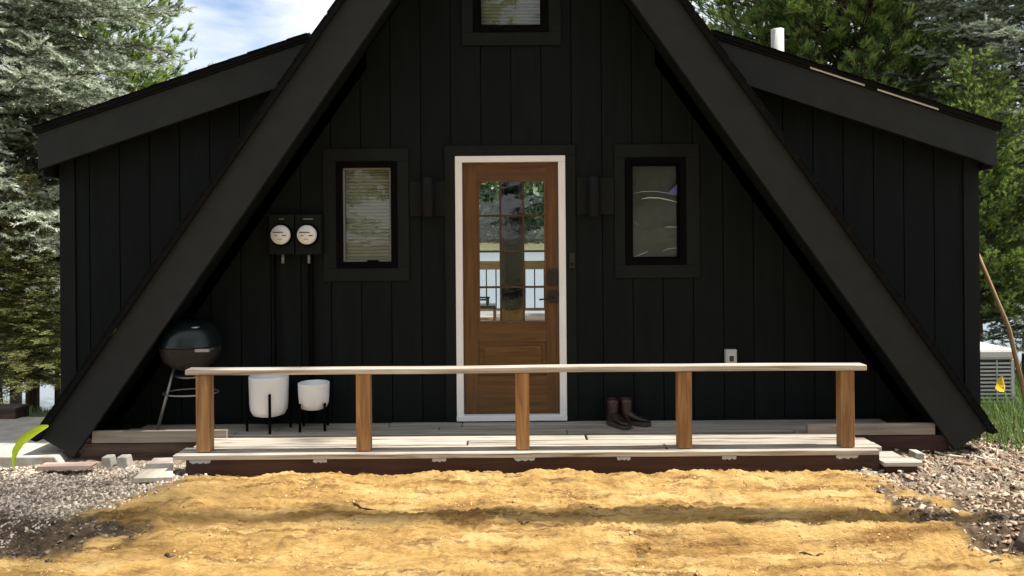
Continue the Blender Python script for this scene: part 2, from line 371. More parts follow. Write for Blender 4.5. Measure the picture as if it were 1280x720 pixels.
def wing_top(x, right): return 2.39+.334*(3.88-abs(x))-.10
def wing_poly(p, right):
    s = 1 if right else -1
    ZO = ZM+.16
    p = clip(p, -s, -.707, -s*CX-.707*(ZO-.30))                   # outside the A line
    return clip(p, s*.334, 1, 2.39+.334*3.88-.10)                 # below the wing roof
def wall(name, region, x0, x1, z0, z1, holes, y0, y1, m, parent, nm=None):
    ps = [(c, p) for c in cells(x0, x1, z0, z1, holes) for p in [region(c)] if len(p) > 2]
    if not ps: return None
    grp = list(range(len(ps)))                                    # one object for each connected piece
    if name == 'siding_board':
        for i in range(len(ps)):
            for j in range(i):
                a, b = ps[i][0], ps[j][0]
                if (abs(a[0][0]-b[1][0]) < 1e-6 or abs(b[0][0]-a[1][0]) < 1e-6) and min(a[2][1], b[2][1])-max(a[0][1], b[0][1]) > .001:
                    gi, gj = grp[i], grp[j]; grp = [gj if q == gi else q for q in grp]
    else: grp = [0]*len(ps)
    o = None
    for k in sorted(set(grp)):
        mb = MB()
        for q, (c, p) in zip(grp, ps):
            if q == k: mb.prism(p, y0, y1)
        o = mb.build(name, m, parent)
    return o
front = wall('facade_wall', under_A, -3.4, 3.4, .0, 5, OPEN, .018, .12, M['siding'], cabin)
wl = wall('wing_wall', lambda p: wing_poly(p, False), LW+.01, -1.2, -.17, 4, [], .018, .12, M['siding'], cabin)
wr = wall('wing_wall', lambda p: wing_poly(p, True), 1.2, RW-.01, -.17, 4, [], .018, .12, M['siding'], cabin)
SP = 37.7/150.07
for k in range(-15, 15):
    a, b = k*SP+.004, (k+1)*SP-.004
    if b > LW+.3 and a < RW-.1:
        wall('siding_board', under_A, a, b, .004, 5, OPEN, 0, .0175, M['siding'], front)
    for reg, pr, lim in ((lambda p: wing_poly(p, False), wl, (LW+.13, -1.2)), (lambda p: wing_poly(p, True), wr, (1.2, RW-.13))):
        aa, bb = max(a, lim[0]), min(b, lim[1])
        if bb-aa > .03: wall('siding_board', reg, aa, bb, -.17, 4, [], 0, .0175, M['siding'], pr)
for s, x in ((-1, LW), (1, RW)):
    x0, x1 = (x, x+.126) if s < 0 else (x-.126, x)
    wall('corner_board', lambda p: wing_poly(p, s > 0), x0, x1, -.19, 3, [], -.012, .0176, M['trim'], cabin)
    box('side_wall', M['siding'], cabin, x-s*.008, x-s*.10, .02, 7, -.19, 2.28)
# A roof: slab on each side, rake board in front, shingle sheet on top
def pt(s, o, z): return (CX+s*(xin(z)+o), z)   # o: horizontal offset outward from inner rake edge
for s in (-1, 1):
    def strip(o0, o1, zb0, zb1):
        top0 = AP+o0/.707; top1 = AP+o1/.707
        p = [pt(s, o0, zb0), pt(s, o1, zb1), (CX+s*0, top1), (CX+s*0, top0)]
        return p if s > 0 else p[::-1]
    MB().prism(strip(.11, .352, -.08, .02), YF+.042, 7.3).build('roof', M['trim'], cabin)
    sh = MB().prism(strip(.356, .415, -.01, .005), YF-.03, 7.34).build('roof_shingles', M['shingle'], cabin)
    p = [pt(s, 0, -.137), pt(s, .366-.11*.707*.0, .02), (CX, AP+.366/.707), (CX, AP)]
    p[1] = (CX+s*3.655, .017)
    MB().prism(p if s > 0 else p[::-1], YF, YF+.04).build('rake_board', M['rake'], cabin, bevel=.004)
    # shingle courses showing as butts along the front edge
    for j in range(26):
        z = .12+j*.185
        if z > AP-.1: break
        x = pt(s, .415, z)[0]
        q = [(x, z), (x+s*.005, z+.003), (x-s*.115, z+.167), (x-s*.120, z+.160)]
        MB().prism(q if s > 0 else q[::-1], YF-.034, YF+.5).build('shingle', M['shingle'], sh)
# wings: fascia, roof sheet, shingle edge, drip edge
ROOFW = {}
for s, xe in ((-1, -3.835), (1, 3.935)):
    zt = lambda x: 2.39+.334*(3.88-abs(x))
    def band(dz0, dz1, xa, xb):
        p = [(xb, zt(xb)+dz0), (xa, zt(xa)+dz0), (xa, zt(xa)+dz1), (xb, zt(xb)+dz1)]
        return p if s > 0 else p[::-1]
    xi = s*1.62
    MB().prism(band(-.295, -.005, xe, xi), -.17, -.132).build('fascia_board', M['rake'], cabin, bevel=.003)
    MB().prism(band(-.12, -.006, xe-s*.01, xi), -.131, 7.2).build('wing_roof', M['trim'], cabin)
    ws = MB().prism(band(.012, .05, xe+s*.025, xi), -.20, 7.24).build('wing_shingles', M['shingle'], cabin); ROOFW[s] = ws
    MB().prism(band(-.004, .011, xe+s*.012, xi), -.186, -.1).build('drip_edge', M['trim'], cabin)
    MB().prism(band(.0, .001, xe, xe-s*.001), -.12, -.11).box(xe-s*.001, xe-s*.02, -.131, 7.2, 2.06, 2.35).build('eave_fascia', M['rake'], cabin)
    n = 14
    for j in range(n):
        x0 = xi+(xe-xi)*(j/n)+s*.02; x1 = xi+(xe-xi)*((j+1)/n)+s*.025
        MB().prism((lambda p: p if s > 0 else p[::-1])([(x1, zt(x1)+.052), (x0, zt(x0)+.052), (x0, zt(x0)+.054), (x1, zt(x1)+.059)]), -.205-.012*random.random(), .5).build('shingle', M['shingle'], ws)
# sunlit streak along the right wing's roof edge, put in as two pale strips
zt = lambda x: 2.39+.334*(3.88-abs(x))
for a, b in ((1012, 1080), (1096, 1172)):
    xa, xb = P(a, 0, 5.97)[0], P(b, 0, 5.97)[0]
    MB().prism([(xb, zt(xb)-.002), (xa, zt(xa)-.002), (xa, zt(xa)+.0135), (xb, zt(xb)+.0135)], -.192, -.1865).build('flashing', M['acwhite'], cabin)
x, z = P(972, 71, 6.5)
MB().lathe((x, .34, zt(x)-.02), [(.054,0),(.054,.46),(.046,.46),(.046,.3)], 18).build('vent_pipe', M['acwhite'], cabin)

# windows
def window(rect, glass, kind):
    X0, X1, Z0, Z1 = rect
    wd = MB()
    fw = .052
    wd.box(X0+.002, X1-.002, -.026, .10, Z1-fw, Z1-.002).box(X0+.002, X1-.002, -.026, .10, Z0+.002, Z0+fw)
    wd.box(X0+.002, X0+fw, -.0255, .10, Z0+fw, Z1-fw).box(X1-fw, X1-.002, -.0255, .10, Z0+fw, Z1-fw)
    o = wd.build('window', M['winframe'], cabin)
    sx0, sx1, sz0, sz1 = X0+fw+.001, X1-fw-.001, Z0+fw+.001, Z1-fw-.001
    sw = .014
    sash = MB().box(sx0, sx1, .0, .045, sz1-sw, sz1).box(sx0, sx1, .0, .045, sz0, sz0+sw)
    sash.box(sx0, sx0+sw, .0005, .045, sz0+sw, sz1-sw).box(sx1-sw, sx1, .0005, .045, sz0+sw, sz1-sw)
    sash.build('sash', M['winframe'] if kind != 'blind' else M['sash'], o)
    box('pane', M[glass], o, sx0+sw*.5, sx1-sw*.5, .022, .026, sz0+sw*.5, sz1-sw*.5)
    if kind in ('blind', 'top'):
        mb = MB(); z = sz1-.01
        while z > sz0+.02:
            mb.add([(sx0+.006, .056, z-.012), (sx1-.006, .056, z-.012), (sx1-.006, .070, z+.004), (sx0+.006, .070, z+.004), (sx1-.006, .080, z+.0115), (sx0+.006, .080, z+.0115)], [(0,1,2,3), (3,2,4,5)])
            z -= .0285
        mb.build('blind_slats', M['blind'], o, kind='stuff')
        box('backing_shade', M['blind'], o, sx0+.004, sx1-.004, .088, .091, sz0+.005, sz1-.004)
    return o, (sx0, sx1, sz0, sz1)
def trimring(o, outer, rect, th=.020, parts='LRTB', name='trim_board'):
    X0, X1, Z0, Z1 = outer; a, b, c, d = rect
    y0, y1 = -th, -.001
    if 'T' in parts: box(name, M['trim'], o, X0, X1, y0, y1, d, Z1, .002)
    if 'B' in parts: box(name, M['trim'], o, X0, X1, y0, y1, Z0, c, .002)
    if 'L' in parts: box(name, M['trim'], o, X0, a, y0+.001, y1, c+.001, d-.001, .002)
    if 'R' in parts: box(name, M['trim'], o, b, X1, y0+.001, y1, c+.001, d-.001, .002)
wo_, s_ = window(Wl, 'glass', 'blind'); trimring(wo_, RECT(405, 186, 511.5, 351, D0), Wl)
box('latch', M['winframe'], wo_, P(457, 0, D0)[0], P(471, 0, D0)[0], -.012, .0, Wl[2]+.053, Wl[2]+.066)
wo2, s2 = window(Wr, 'film', 'film'); trimring(wo2, RECT(768, 180.5, 873.5, 347, D0), Wr)
wo3, s3 = window(Wt0, 'glass', 'top'); trimring(wo3, RECT(577, -86, 700.5, 57, D0), Wt0)
# thin pale streaks and a blue patch on the right-hand pane, and a drawn dark shade behind it
box('backing_shade', mat('dark_shade', (.07,.08,.07), .8, (.10,.115,.10), (6,6,6)), wo2, s2[0]+.004, s2[1]-.004, .075, .078, s2[2]+.005, s2[3]-.004)
M['crease'] = mat('film_crease', (.5,.53,.55), .3, spec=.8)
M['creaseb'] = mat('blue_film_print', (.07,.09,.26), .4)
for pts, r in (([(802,248.5),(812,247),(824,247.5),(836,250),(847,253)], .0042), ([(792,242),(803,239.5),(818,239),(832,241),(846,244)], .0018),
               ([(831,284),(838,283.6),(847,284)], .0026), ([(793,321),(801,318),(810,314)], .0028), ([(828,314),(837,310.5),(847,310)], .0022), ([(793,276),(797,281)], .0018)):
    pp = [P(x, y, D0+.02) for x, y in pts]
    MB().tube([(x, .0205-.001, z) for x, z in pp], [r*.4]+[r]*(len(pp)-2)+[r*.5], 6).build('film_crease', M['crease'], wo2)
pp = [P(x, y, D0+.02) for x, y in ((834, 241), (847, 243.5), (847, 229), (842, 235))]
MB().prism(pp, .0185, .0215).build('film_print', M['creaseb'], wo2)

# door
X0, X1, Z0, Z1 = Dr
door = thing('entry_door', ((X0+X1)/2, 0, Z0), None, None); door.location -= wloc(cabin); door.parent = cabin
Bo = RECT(557, 182, 720, 518, D0)
box('trim_board', M['trim'], door, Bo[0], Bo[1], -.021, -.001, Z1, Bo[3], .002)
box('trim_board', M['trim'], door, Bo[0], X0, -.020, -.001, .004, Z1-.001, .002)
box('trim_board', M['trim'], door, X1, Bo[1], -.020, -.001, .004, Z1-.001, .002)
fw = .058
X0 += .001; X1 -= .001
MB().box(X0, X1, -.03, .11, Z1-.052, Z1-.001).box(X0, X0+fw, -.0295, .11, Z0+.045, Z1-.052).box(X1-fw, X1, -.0295, .11, Z0+.045, Z1-.052).box(X0, X1, -.045, .11, Z0, Z0+.045).build('white_frame', M['white'], door, bevel=.004)
sx0, sx1, sz0, sz1 = X0+fw+.002, X1-fw-.002, Z0+.049, Z1-.054
g = RECT(597, 224.5, 683, 404, D0); pn = RECT(598, 427, 684, 470, D0)
leaf = MB()
yA, yB = .015, .058
for nm, q in (('stile', (sx0, g[0], sz0, sz1)), ('stile', (g[1], sx1, sz0, sz1))):
    box(nm, M['door'], door, q[0], q[1], yA, yB, q[2], q[3], .003)
box('rail', M['doorh'], door, g[0]+.0005, g[1]-.0005, yA+.001, yB, g[3], sz1)
box('rail', M['doorh'], door, g[0]+.0005, g[1]-.0005, yA+.001, yB, pn[3], g[2])
box('rail', M['doorh'], door, g[0]+.0005, g[1]-.0005, yA+.001, yB, sz0, pn[2])
pnl = box('panel', M['doorh'], door, g[0]+.0005, g[1]-.0005, yA+.020, yB, pn[2], pn[3])
box('raised_field', M['doorh'], pnl, g[0]+.045, g[1]-.045, yA+.006, yA+.0195, pn[2]+.04, pn[3]-.04, .010)
mo = MB()
for a, b, c, d in ((g[0]+.001, g[1]-.001, g[3]-.016, g[3]-.001), (g[0]+.001, g[1]-.001, g[2]+.001, g[2]+.016)): mo.box(a, b, yA-.008, yB-.004, c, d)
for a, b in ((g[0]+.001, g[0]+.016), (g[1]-.016, g[1]-.001)): mo.box(a, b, yA-.0075, yB-.004, g[2]+.016, g[3]-.016)
mo.build('glass_bead', M['door'], door, bevel=.003)
gw, gh = (g[1]-g[0])/3, (g[3]-g[2])/4; mw = .017
for i in (1, 2): box('muntin', M['muntin'], door, g[0]+gw*i-mw/2, g[0]+gw*i+mw/2, yA+.004, yB-.01, g[2]+.016, g[3]-.016, .003)
for j in (1, 2, 3):
    for i in range(3): box('muntin', M['muntin'], door, g[0]+gw*i+(mw/2 if i else .016), g[0]+gw*(i+1)-(mw/2 if i < 2 else .016), yA+.005, yB-.01, g[2]+gh*j-mw/2, g[2]+gh*j+mw/2, .003)
for i in range(3):
    for j in range(4):
        a, b = g[0]+gw*i+mw/2, g[0]+gw*(i+1)-mw/2; c, d = g[2]+gh*j+mw/2, g[2]+gh*(j+1)-mw/2
        if i == 0: a = g[0]+.014
        if i == 2: b = g[1]-.014
        if j == 0: c = g[2]+.014
        if j == 3: d = g[3]-.014
        box('pane', M['glass'], door, a-.002, b+.002, .034, .038, c-.002, d+.002)
# rounded upper corner filler of the glass opening
for s, xx in ((1, g[0]+.016),):
    c = (xx+.055*s, g[3]-.016-.055); poly = [(xx-.001, g[3]-.015)]+[(c[0]-s*.055*math.cos(t), c[1]+.055*math.sin(t)) for t in np.linspace(0, math.pi/2, 7)]
    MB().prism(poly[::-1] if s < 0 else [poly[0]]+poly[1:], yA+.006, yB-.012).build('corner_bead', M['door'], door)
kx = RECT(685, 337, 698, 357, D0); kb = box('keypad_lock', M['blackmetal'], door, kx[0], kx[1], -.012, yA-.0005, kx[2], kx[3], .006)
lx = RECT(686, 363.5, 698, 379, D0); lv = box('handle_plate', M['blackmetal'], door, lx[0], lx[1], -.004, yA-.0005, lx[2], lx[3], .004)
a, b = P(692, 373, D0-.03), P(674, 374.5, D0-.05)
MB().tube([(a[0], -.003, a[1]), (a[0], -.045, a[1]), (a[0]-.02, -.05, a[1]), (b[0], -.05, b[1])], .0075, 8).build('lever', M['blackmetal'], lv)
# blocks carrying the wall lights
for r in (RECT(512, 227, 556.5, 270, D0), RECT(720.5, 222, 767.5, 268, D0)):
    box('mount_board', M['trim'], cabin, r[0]+.002, r[1]-.002, -.0185, -.001, r[2], r[3], .002)
# rear of the cabin: wall with a tall glazed opening, floor, inner partition
RY = 7.0
HO = [(-1.15, 1.15, .02, 3.0)]
rw = wall('rear_wall', under_A, -3.4, 3.4, -.19, 5, HO, RY, RY+.15, M['siding'], cabin)
for x0, x1 in ((LW+.12, -2.6), (2.6, RW-.12)): box('rear_wing_wall', M['siding'], cabin, x0, x1, RY+.001, RY+.14, -.19, 2.2)
gdoor = MB().box(-1.148, 1.148, RY-.02, RY+.12, 2.94, 2.998).box(-1.148, -1.07, RY-.02, RY+.12, .022, 2.94).box(1.07, 1.148, RY-.02, RY+.12, .022, 2.94)
gdoor.box(-.20, -.13, RY-.02, RY+.12, .022, 2.94).box(.13, .20, RY-.02, RY+.12, .022, 2.94)
rd = gdoor.build('rear_glazed_door', M['white'], cabin)
box('middle_post', M['winframe'], rd, -.129, .129, RY-.03, RY+.12, .022, 2.94)
for a, b in ((-1.07, -.20), (.20, 1.07)): box('pane', M['glass'], rd, a+.001, b-.001, RY+.04, RY+.045, .023, 2.939)
box('interior_floor', M['interior'], cabin, LW+.12, RW-.12, .13, RY-.001, -.19, -.01)
box('foundation_skirt', M['rough'], cabin, LW+.15, RW-.15, .13, RY-.05, -.45, -.20)

# ------------------------------------------------------------------ porch floor and front platform
porch = thing('porch_floor', (0, -.23, -.12), 'narrow grey board porch floor along the foot of the cabin wall', 'porch')
yb = [-.006, -.135, -.262, -.385]
cuts = [[-3.05, -1.02, -.42, 1.35, 3.05], [-3.12, -1.9, -.60, .95, 3.12], [-3.18, -2.2, .42, 2.2, 3.18]]
for r in range(3):
    for a, b in zip(cuts[r], cuts[r][1:]):
        j = random.uniform(-.004, .003)
        box('deck_board', M['decky'], porch, a+.003, b-.003, yb[r+1]+.004, yb[r]-.004, -.036+j, j, .004)
a, b = P(118, 540, 5.76)[0], P(285, 540, 5.76)[0]
box('edge_plank', M['plank'], porch, -3.27, b, -.428, -.390, -.040, .052, .004)
box('edge_plank', M['plank'], porch, P(1008, 540, 5.76)[0], 3.27, -.428, -.390, -.025, .062, .004)
box('rim_beam', M['rough'], porch, -3.36, -2.30, -.424, -.388, -.19, -.044, .004)
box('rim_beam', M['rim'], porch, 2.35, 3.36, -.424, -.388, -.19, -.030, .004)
for x in (-3.1, -1.6, 0, 1.6, 3.1): box('pier', M['block'], porch, x-.1, x+.1, -.36, -.06, -.42, -.038)

plat = thing('front_platform', (0, -.65, -.14), 'low weathered board platform with red-brown rim in front of the porch', 'platform')
PX0, PX1 = P(214, 566, 5.28)[0], P(1107, 563, 5.28)[0]
rows = [(-.436, -.562), (-.570, -.700), (-.708, -.838), (-.846, -.905)]
for i, (y1, y0) in enumerate(rows):
    c = [PX0+(.0 if i == 3 else .03*(3-i)+random.uniform(-.01,.01)), [.55, -.35, 1.1, 9][i], PX1-[.06, .0, .0, .03][i]]
    if i == 3: c = [PX0+.004, PX1-.05]
    for a, b in zip(c, c[1:]):
        j = random.uniform(-.006, .003)
        box('deck_board', M['deck'], plat, a+.003+random.uniform(0,.02), b-.003, y0+random.uniform(0,.004), y1, -.036+j, j, .005)
rx0, rx1 = PX0+.11, PX1-.05
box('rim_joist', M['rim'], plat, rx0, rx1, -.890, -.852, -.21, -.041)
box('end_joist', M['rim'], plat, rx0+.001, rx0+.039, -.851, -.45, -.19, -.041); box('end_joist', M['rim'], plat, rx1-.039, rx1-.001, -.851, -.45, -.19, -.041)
for px in (249, 400, 549, 656, 780, 912, 1060):
    x = P(px, 570, 5.26)[0]; wdt = .075 if px in (249, 656, 1060) else .05
    # torn scrap of pale flashing under the nosing
    pts = [(-wdt, -.041), (wdt, -.041), (wdt*.98, -.058), (wdt*.6, -.064), (wdt*.35, -.055), (wdt*.1, -.066), (-wdt*.3, -.058), (-wdt*.7, -.066), (-wdt, -.056)]
    pts = [(x+p*(1+random.uniform(-.1,.1)), z-random.uniform(0,.004)*(i > 1)) for i, (p, z) in enumerate(pts)]
    MB().prism(pts[::-1], -.8935, -.8905).build('metal_scrap', M['greyplastic'], plat)
rail = thing('low_railing', (0, -.84, 0), 'low wooden railing with five brown posts and a pale cap rail', 'railing')
for px in (254, 454, 653, 856, 1059):
    x = P(px, 510, 5.32)[0]
    box('post', M['post'], rail, x-.05, x+.05, -.852, -.766, .003, .556, .006)
c0, c1 = P(228, 462, 5.26)[0], P(1087, 459, 5.26)[0]
cb_ = MB(); nseg = 24
for k in range(nseg+1):
    x = c0+(c1-c0)*k/nseg; dz = .002*math.sin(x*1.7)+.001*math.sin(x*4.1)
    cb_.v += [(x, -.862, .557+dz), (x, -.758, .557+dz), (x, -.758, .597+dz), (x, -.862, .597+dz)]
for k in range(nseg):
    for q in range(4): cb_.f.append((4*k+q, 4*k+(q+1)%4, 4*k+4+(q+1)%4, 4*k+4+q)[::-1]); cb_.sm.append(False)
cb_.f += [(0,1,2,3), tuple(4*nseg+q for q in (3,2,1,0))]; cb_.sm += [False, False]
cb_.build('cap_rail', M['cap'], rail, bevel=.005)

# ------------------------------------------------------------------ fixtures on the facade
for px, lab, gp in ((534.5, 'black cylinder wall light between blind window and door', 0), (742.5, 'black cylinder wall light between door and dark right window', 0)):
    r = RECT(px-7.5, 222 if px < 600 else 221, px+7.5, 271.5, D0-.08); cx = (r[0]+r[1])/2
    t = thing('wall_light', (cx, -.02, r[2]), lab, 'wall light', 'black cylinder wall lights')
    MB().lathe((cx, -.085, r[2]), [(.0,.012),(.040,.012),(.049,0),(.052,.004),(.052,r[3]-r[2]-.004),(.049,r[3]-r[2]),(.040,r[3]-r[2]-.012),(.0,r[3]-r[2]-.012)], 24).build('cylinder_shade', M['sconce'], t)
    box('back_plate', M['sconce'], t, cx-.045, cx+.045, -.034, -.0195, r[2]+.05, r[3]-.05, .004)
for i, (px0, px1, dc, lab) in enumerate(((336, 367.5, 350, 'left electric meter box with round white dial, without pipe'), (368.5, 401, 383, 'right electric meter box with round white dial and long conduit'))):
    r = RECT(px0, 268, px1, 318, D0-.09); cx = (r[0]+r[1])/2
    t = thing('electric_meter', (cx, -.05, r[2]), lab, 'electric meter', 'electric meters on the cabin wall')
    bx_ = box('meter_box', M['trim'], t, r[0]+.001, r[1]-.001, -.09, -.001, r[2], r[3], .006)
    dx, dz = P(dc, 293.5, D0-.14)
    MB().lathe((dx, -.091, dz), [(.092,0),(.092,.02),(.084,.028),(.078,.028)], 32, 'Y').build('meter_ring', M['winframe'], t)
    f = MB().lathe((dx, -.091, dz), [(.079,.0),(.079,.045),(.070,.058),(.0,.060)], 32, 'Y').build('dial', M['dial'], t)
    for q in ((-.055, .030, .016, .024), (-.045, -.02, -.004, -.009), (.02, .055, -.003, -.010), (-.02, .02, -.035, -.038)):
        box('dial_mark', M['ink'], f, dx+q[0], dx+q[1], -.1535, -.150, dz+q[3], dz+q[2])
    box('label_strip', M['sash'], t, dx-.02-.02*i, dx+.02+.02*i, -.0925, -.0905, r[3]-.042, r[3]-.034)
    lx_ = dx-.003
    MB().tube([(lx_, -.06, r[2]-.001), (lx_, -.06, r[2]-.075)], .012, 10).build('seal_tag', M['sash'], t)
    pxx = (343, 389)[i]
    x = P(pxx, 400, D0-.03)[0]; x = min(max(x, r[0]+.03), r[1]-.03)
    MB().tube([(x, -.036, r[2]-.001), (x, -.036, .02)], (.010, .020)[i], 10).build('conduit', M['winframe'], t)
r = RECT(907, 437, 921, 455, D0-.04)
t = thing('wall_outlet', ((r[0]+r[1])/2, 0, r[2]), 'small grey outdoor outlet box low on the wall right of the door', 'outlet')
box('outlet_box', M['greyplastic'], t, r[0], r[1], -.045, -.001, r[2], r[3], .004); box('cover_flap', M['acwhite'], t, r[0]+.018, r[1]-.018, -.052, -.046, r[2]+.012, r[3]-.03, .003)
box('socket', M['ink'], t, r[0]+.028, r[1]-.028, -.0545, -.0525, r[2]+.022, r[3]-.05)
r = RECT(711.5, 316, 718.5, 335, D0-.03)
t = thing('doorbell', ((r[0]+r[1])/2, -.02, r[2]), 'slim black doorbell on the trim right of the door', 'doorbell')
box('doorbell_body', M['blackmetal'], t, r[0], r[1], -.042, -.0205, r[2], r[3], .006)
MB().lathe(((r[0]+r[1])/2, -.0425, r[2]+.03), [(.013,0),(.013,.003),(0,.004)], 16, 'Y').build('button', M['sconce'], t)

# ------------------------------------------------------------------ porch things
gx, gy = P(237, 430, 5.93)[0], -.21
t = thing('kettle_grill', (gx, gy, 0), 'dark kettle grill on thin legs tucked behind the left slanting beam', 'grill')
zl = P(237, 430, 5.95)[1]; rr = .235
ld = MB().lathe((gx, gy, zl), [(rr+.006,-.006),(rr+.006,.006),(rr,.02),(rr*.965,.065),(rr*.86,.115),(rr*.66,.160),(rr*.36,.188),(.0,.197)], 36).build('lid', M['enamel'], t)
MB().tube([(gx-.075, gy-.01, zl+.187), (gx-.07, gy-.01, zl+.225), (gx-.03, gy-.01, zl+.238), (gx+.03, gy-.01, zl+.238), (gx+.07, gy-.01, zl+.225), (gx+.075, gy-.01, zl+.187)], .011, 8).build('lid_handle', M['winframe'], ld)
MB().lathe((gx+.09, gy-.12, zl+.145), [(.035,0),(.035,.008),(.0,.012)], 16).build('lid_vent', M['alu'], ld)
MB().lathe((gx, gy, zl-.012), [(rr-.002,0),(rr*.97,-.05),(rr*.86,-.115),(rr*.62,-.165),(rr*.3,-.195),(.0,-.2)], 36).build('bowl', M['bowl'], t)
MB().box(gx+.125, gx+.232, gy-.215, gy-.185, zl-.034, zl-.014).box(gx+.135, gx+.15, gy-.186, gy-.12, zl-.032, zl-.018).box(gx+.205, gx+.22, gy-.186, gy-.06, zl-.032, zl-.018).build('side_handle', M['alu'], t)
MB().lathe((gx, gy, zl-.27), [(.0,0),(.09,.004),(.12,.02),(.115,.022),(.0,.012)], 24).build('ash_catcher', M['alu'], t)
MB().tube([(gx, gy, zl-.265), (gx, gy, zl-.205)], .018, 10).build('ash_stem', M['winframe'], t)
for ang in (205, 325, 85):
    c, s = math.cos(R(ang)), math.sin(R(ang))
    if s < 0: s *= .55
    MB().tube([(gx+c*.13, gy+s*.13, zl-.175), (gx+c*.27, gy+s*.27, .012)], .012, 8).build('leg', M['alu'], t)
zs = P(237, 492, 5.9)[1]
MB().tube([(gx+.215*math.cos(a), gy+.15*math.sin(a)+.0, zs) for a in np.linspace(0, 2*math.pi, 25)], .007, 6, False).build('leg_hoop', M['alu'], t)

def planter(px0, px1, pt_, pb, pf, d, n, lab, lab2, a0):
    x, zt_ = P((px0+px1)/2, pt_, d); zb = P((px0+px1)/2, pb, d)[1]; r_ = (px1-px0)/2*d/F; y = CAMY+d; h = zt_-zb
    o = MB().lathe((x, y, zb), [(0,.0),(r_*.55,.0),(r_*.80,.012),(r_*.93,.05),(r_*.97,.10),(r_,h*.9),(r_,h-.004),(r_*.985,h),(r_*.95,h-.004),(r_*.93,h*.5),(0,h*.45)], 40).build('plant_pot', M['ceramic'])
    tag(o, lab, 'plant pot', 'white pots on the porch')
    st = thing('pot_stand', (x, y, 0), lab2, 'pot stand', 'black pot stands on the porch')
    for k in range(n):
        a = a0+2*math.pi*k/n; lx, ly = x+(r_+.012)*math.cos(a), y+(r_+.012)*math.sin(a)
        box('leg', M['winframe'], st, lx-.009, lx+.009, ly-.009, ly+.009, .004, zb+h*.62 if n == 4 and px0 < 330 else zb+h*.3, .002)
    mb = MB()
    for k in range(n//2):
        a = a0+math.pi*k*2/n; cx_, sy_ = (r_+.004)*math.cos(a), (r_+.004)*math.sin(a)
        mb.tube([(x-cx_, y-sy_, zb-.010-.004*k), (x, y, zb-.010), (x+cx_, y+sy_, zb-.010-.004*k)], .007, 6)
    mb.build('cross_bar', M['winframe'], st)
planter(312, 360, 469, 519, 537, 5.95, 4, 'large white ceramic pot, the taller of the two by the meters', 'black four legged stand under the large white pot', R(290))
planter(373, 411.5, 478, 511, 533, 5.96, 4, 'small white ceramic pot right of the larger one', 'black four legged stand under the small white pot', R(232))

def boot(px, lab, m, rz, d=6.02, dark=False):
    x = P(px, 520, d)[0]; y = CAMY+d
    t = thing('boot', (x, y, .002), lab, 'boot', 'pair of boots beside the door')
    # cross sections along the shaft and foot, foot points towards direction rz
    secs = [(.0, .0, .052, .046, .035), (.0, .0, .050, .046, .07), (-.002, 0, .050, .047, .12), (-.004, 0, .055, .05, .18), (-.006, 0, .058, .052, .215)]
    c, s = math.cos(rz), math.sin(rz)
    L = lambda u, v, z: (x+u*c-v*s, y+u*s+v*c, z)
    mb = MB(); n = 16; vs_ = []
    for ox, oy, ra, rb, z in secs: vs_ += [L(ox+ra*math.cos(2*math.pi*k/n), rb*math.sin(2*math.pi*k/n), z) for k in range(n)]
    vs_ += [L(-.006+.050*math.cos(2*math.pi*k/n), .044*math.sin(2*math.pi*k/n), .20) for k in range(n)]
    mb.add(vs_, [(i*n+k, i*n+(k+1)%n, (i+1)*n+(k+1)%n, (i+1)*n+k) for i in range(5) for k in range(n)], True)
    mb.build('shaft', m, t)
    mb = MB(); vs_ = []
    st = [(-.055, .030, .045, .07), (-.03, .042, .03, .11), (.03, .044, .03, .125), (.08, .045, .03, .085), (.13, .047, .03, .07), (.17, .042, .03, .062), (.195, .02, .034, .048)]
    n = 12
    for u, hw, zb, zt_ in st:
        for k in range(n):
            a = 2*math.pi*k/n; vs_.append(L(u, hw*math.cos(a), (zb+zt_)/2+(zt_-zb)/2*math.sin(a)))
    mb.add(vs_, [(i*n+k, i*n+(k+1)%n, (i+1)*n+(k+1)%n, (i+1)*n+k) for i in range(len(st)-1) for k in range(n)]+[tuple(range(n-1,-1,-1)), tuple((len(st)-1)*n+k for k in range(n))], True)
    mb.build('foot', M['bootdark'], t)
    mb = MB(); out = [(-.06,.02),(-.06,-.02),(-.03,-.045),(.06,-.04),(.13,-.052),(.18,-.042),(.202,0),(.18,.042),(.13,.052),(.06,.04),(-.03,.045)]
    m_ = len(out); mb.add([L(u, v, .003) for u, v in out]+[L(u, v, .034) for u, v in out], [tuple(range(m_))[::-1], tuple(range(m_, 2*m_))]+[(i, (i+1)%m_, (i+1)%m_+m_, i+m_) for i in range(m_)])
    mb.build('sole', M['sole'], t)
boot(766, 'brown leather boot nearer the door, with a shiny ankle', M['leather'], R(-60))
boot(783, 'dark boot pointing right, beside the brown one', M['leather'], R(-22), 6.04)

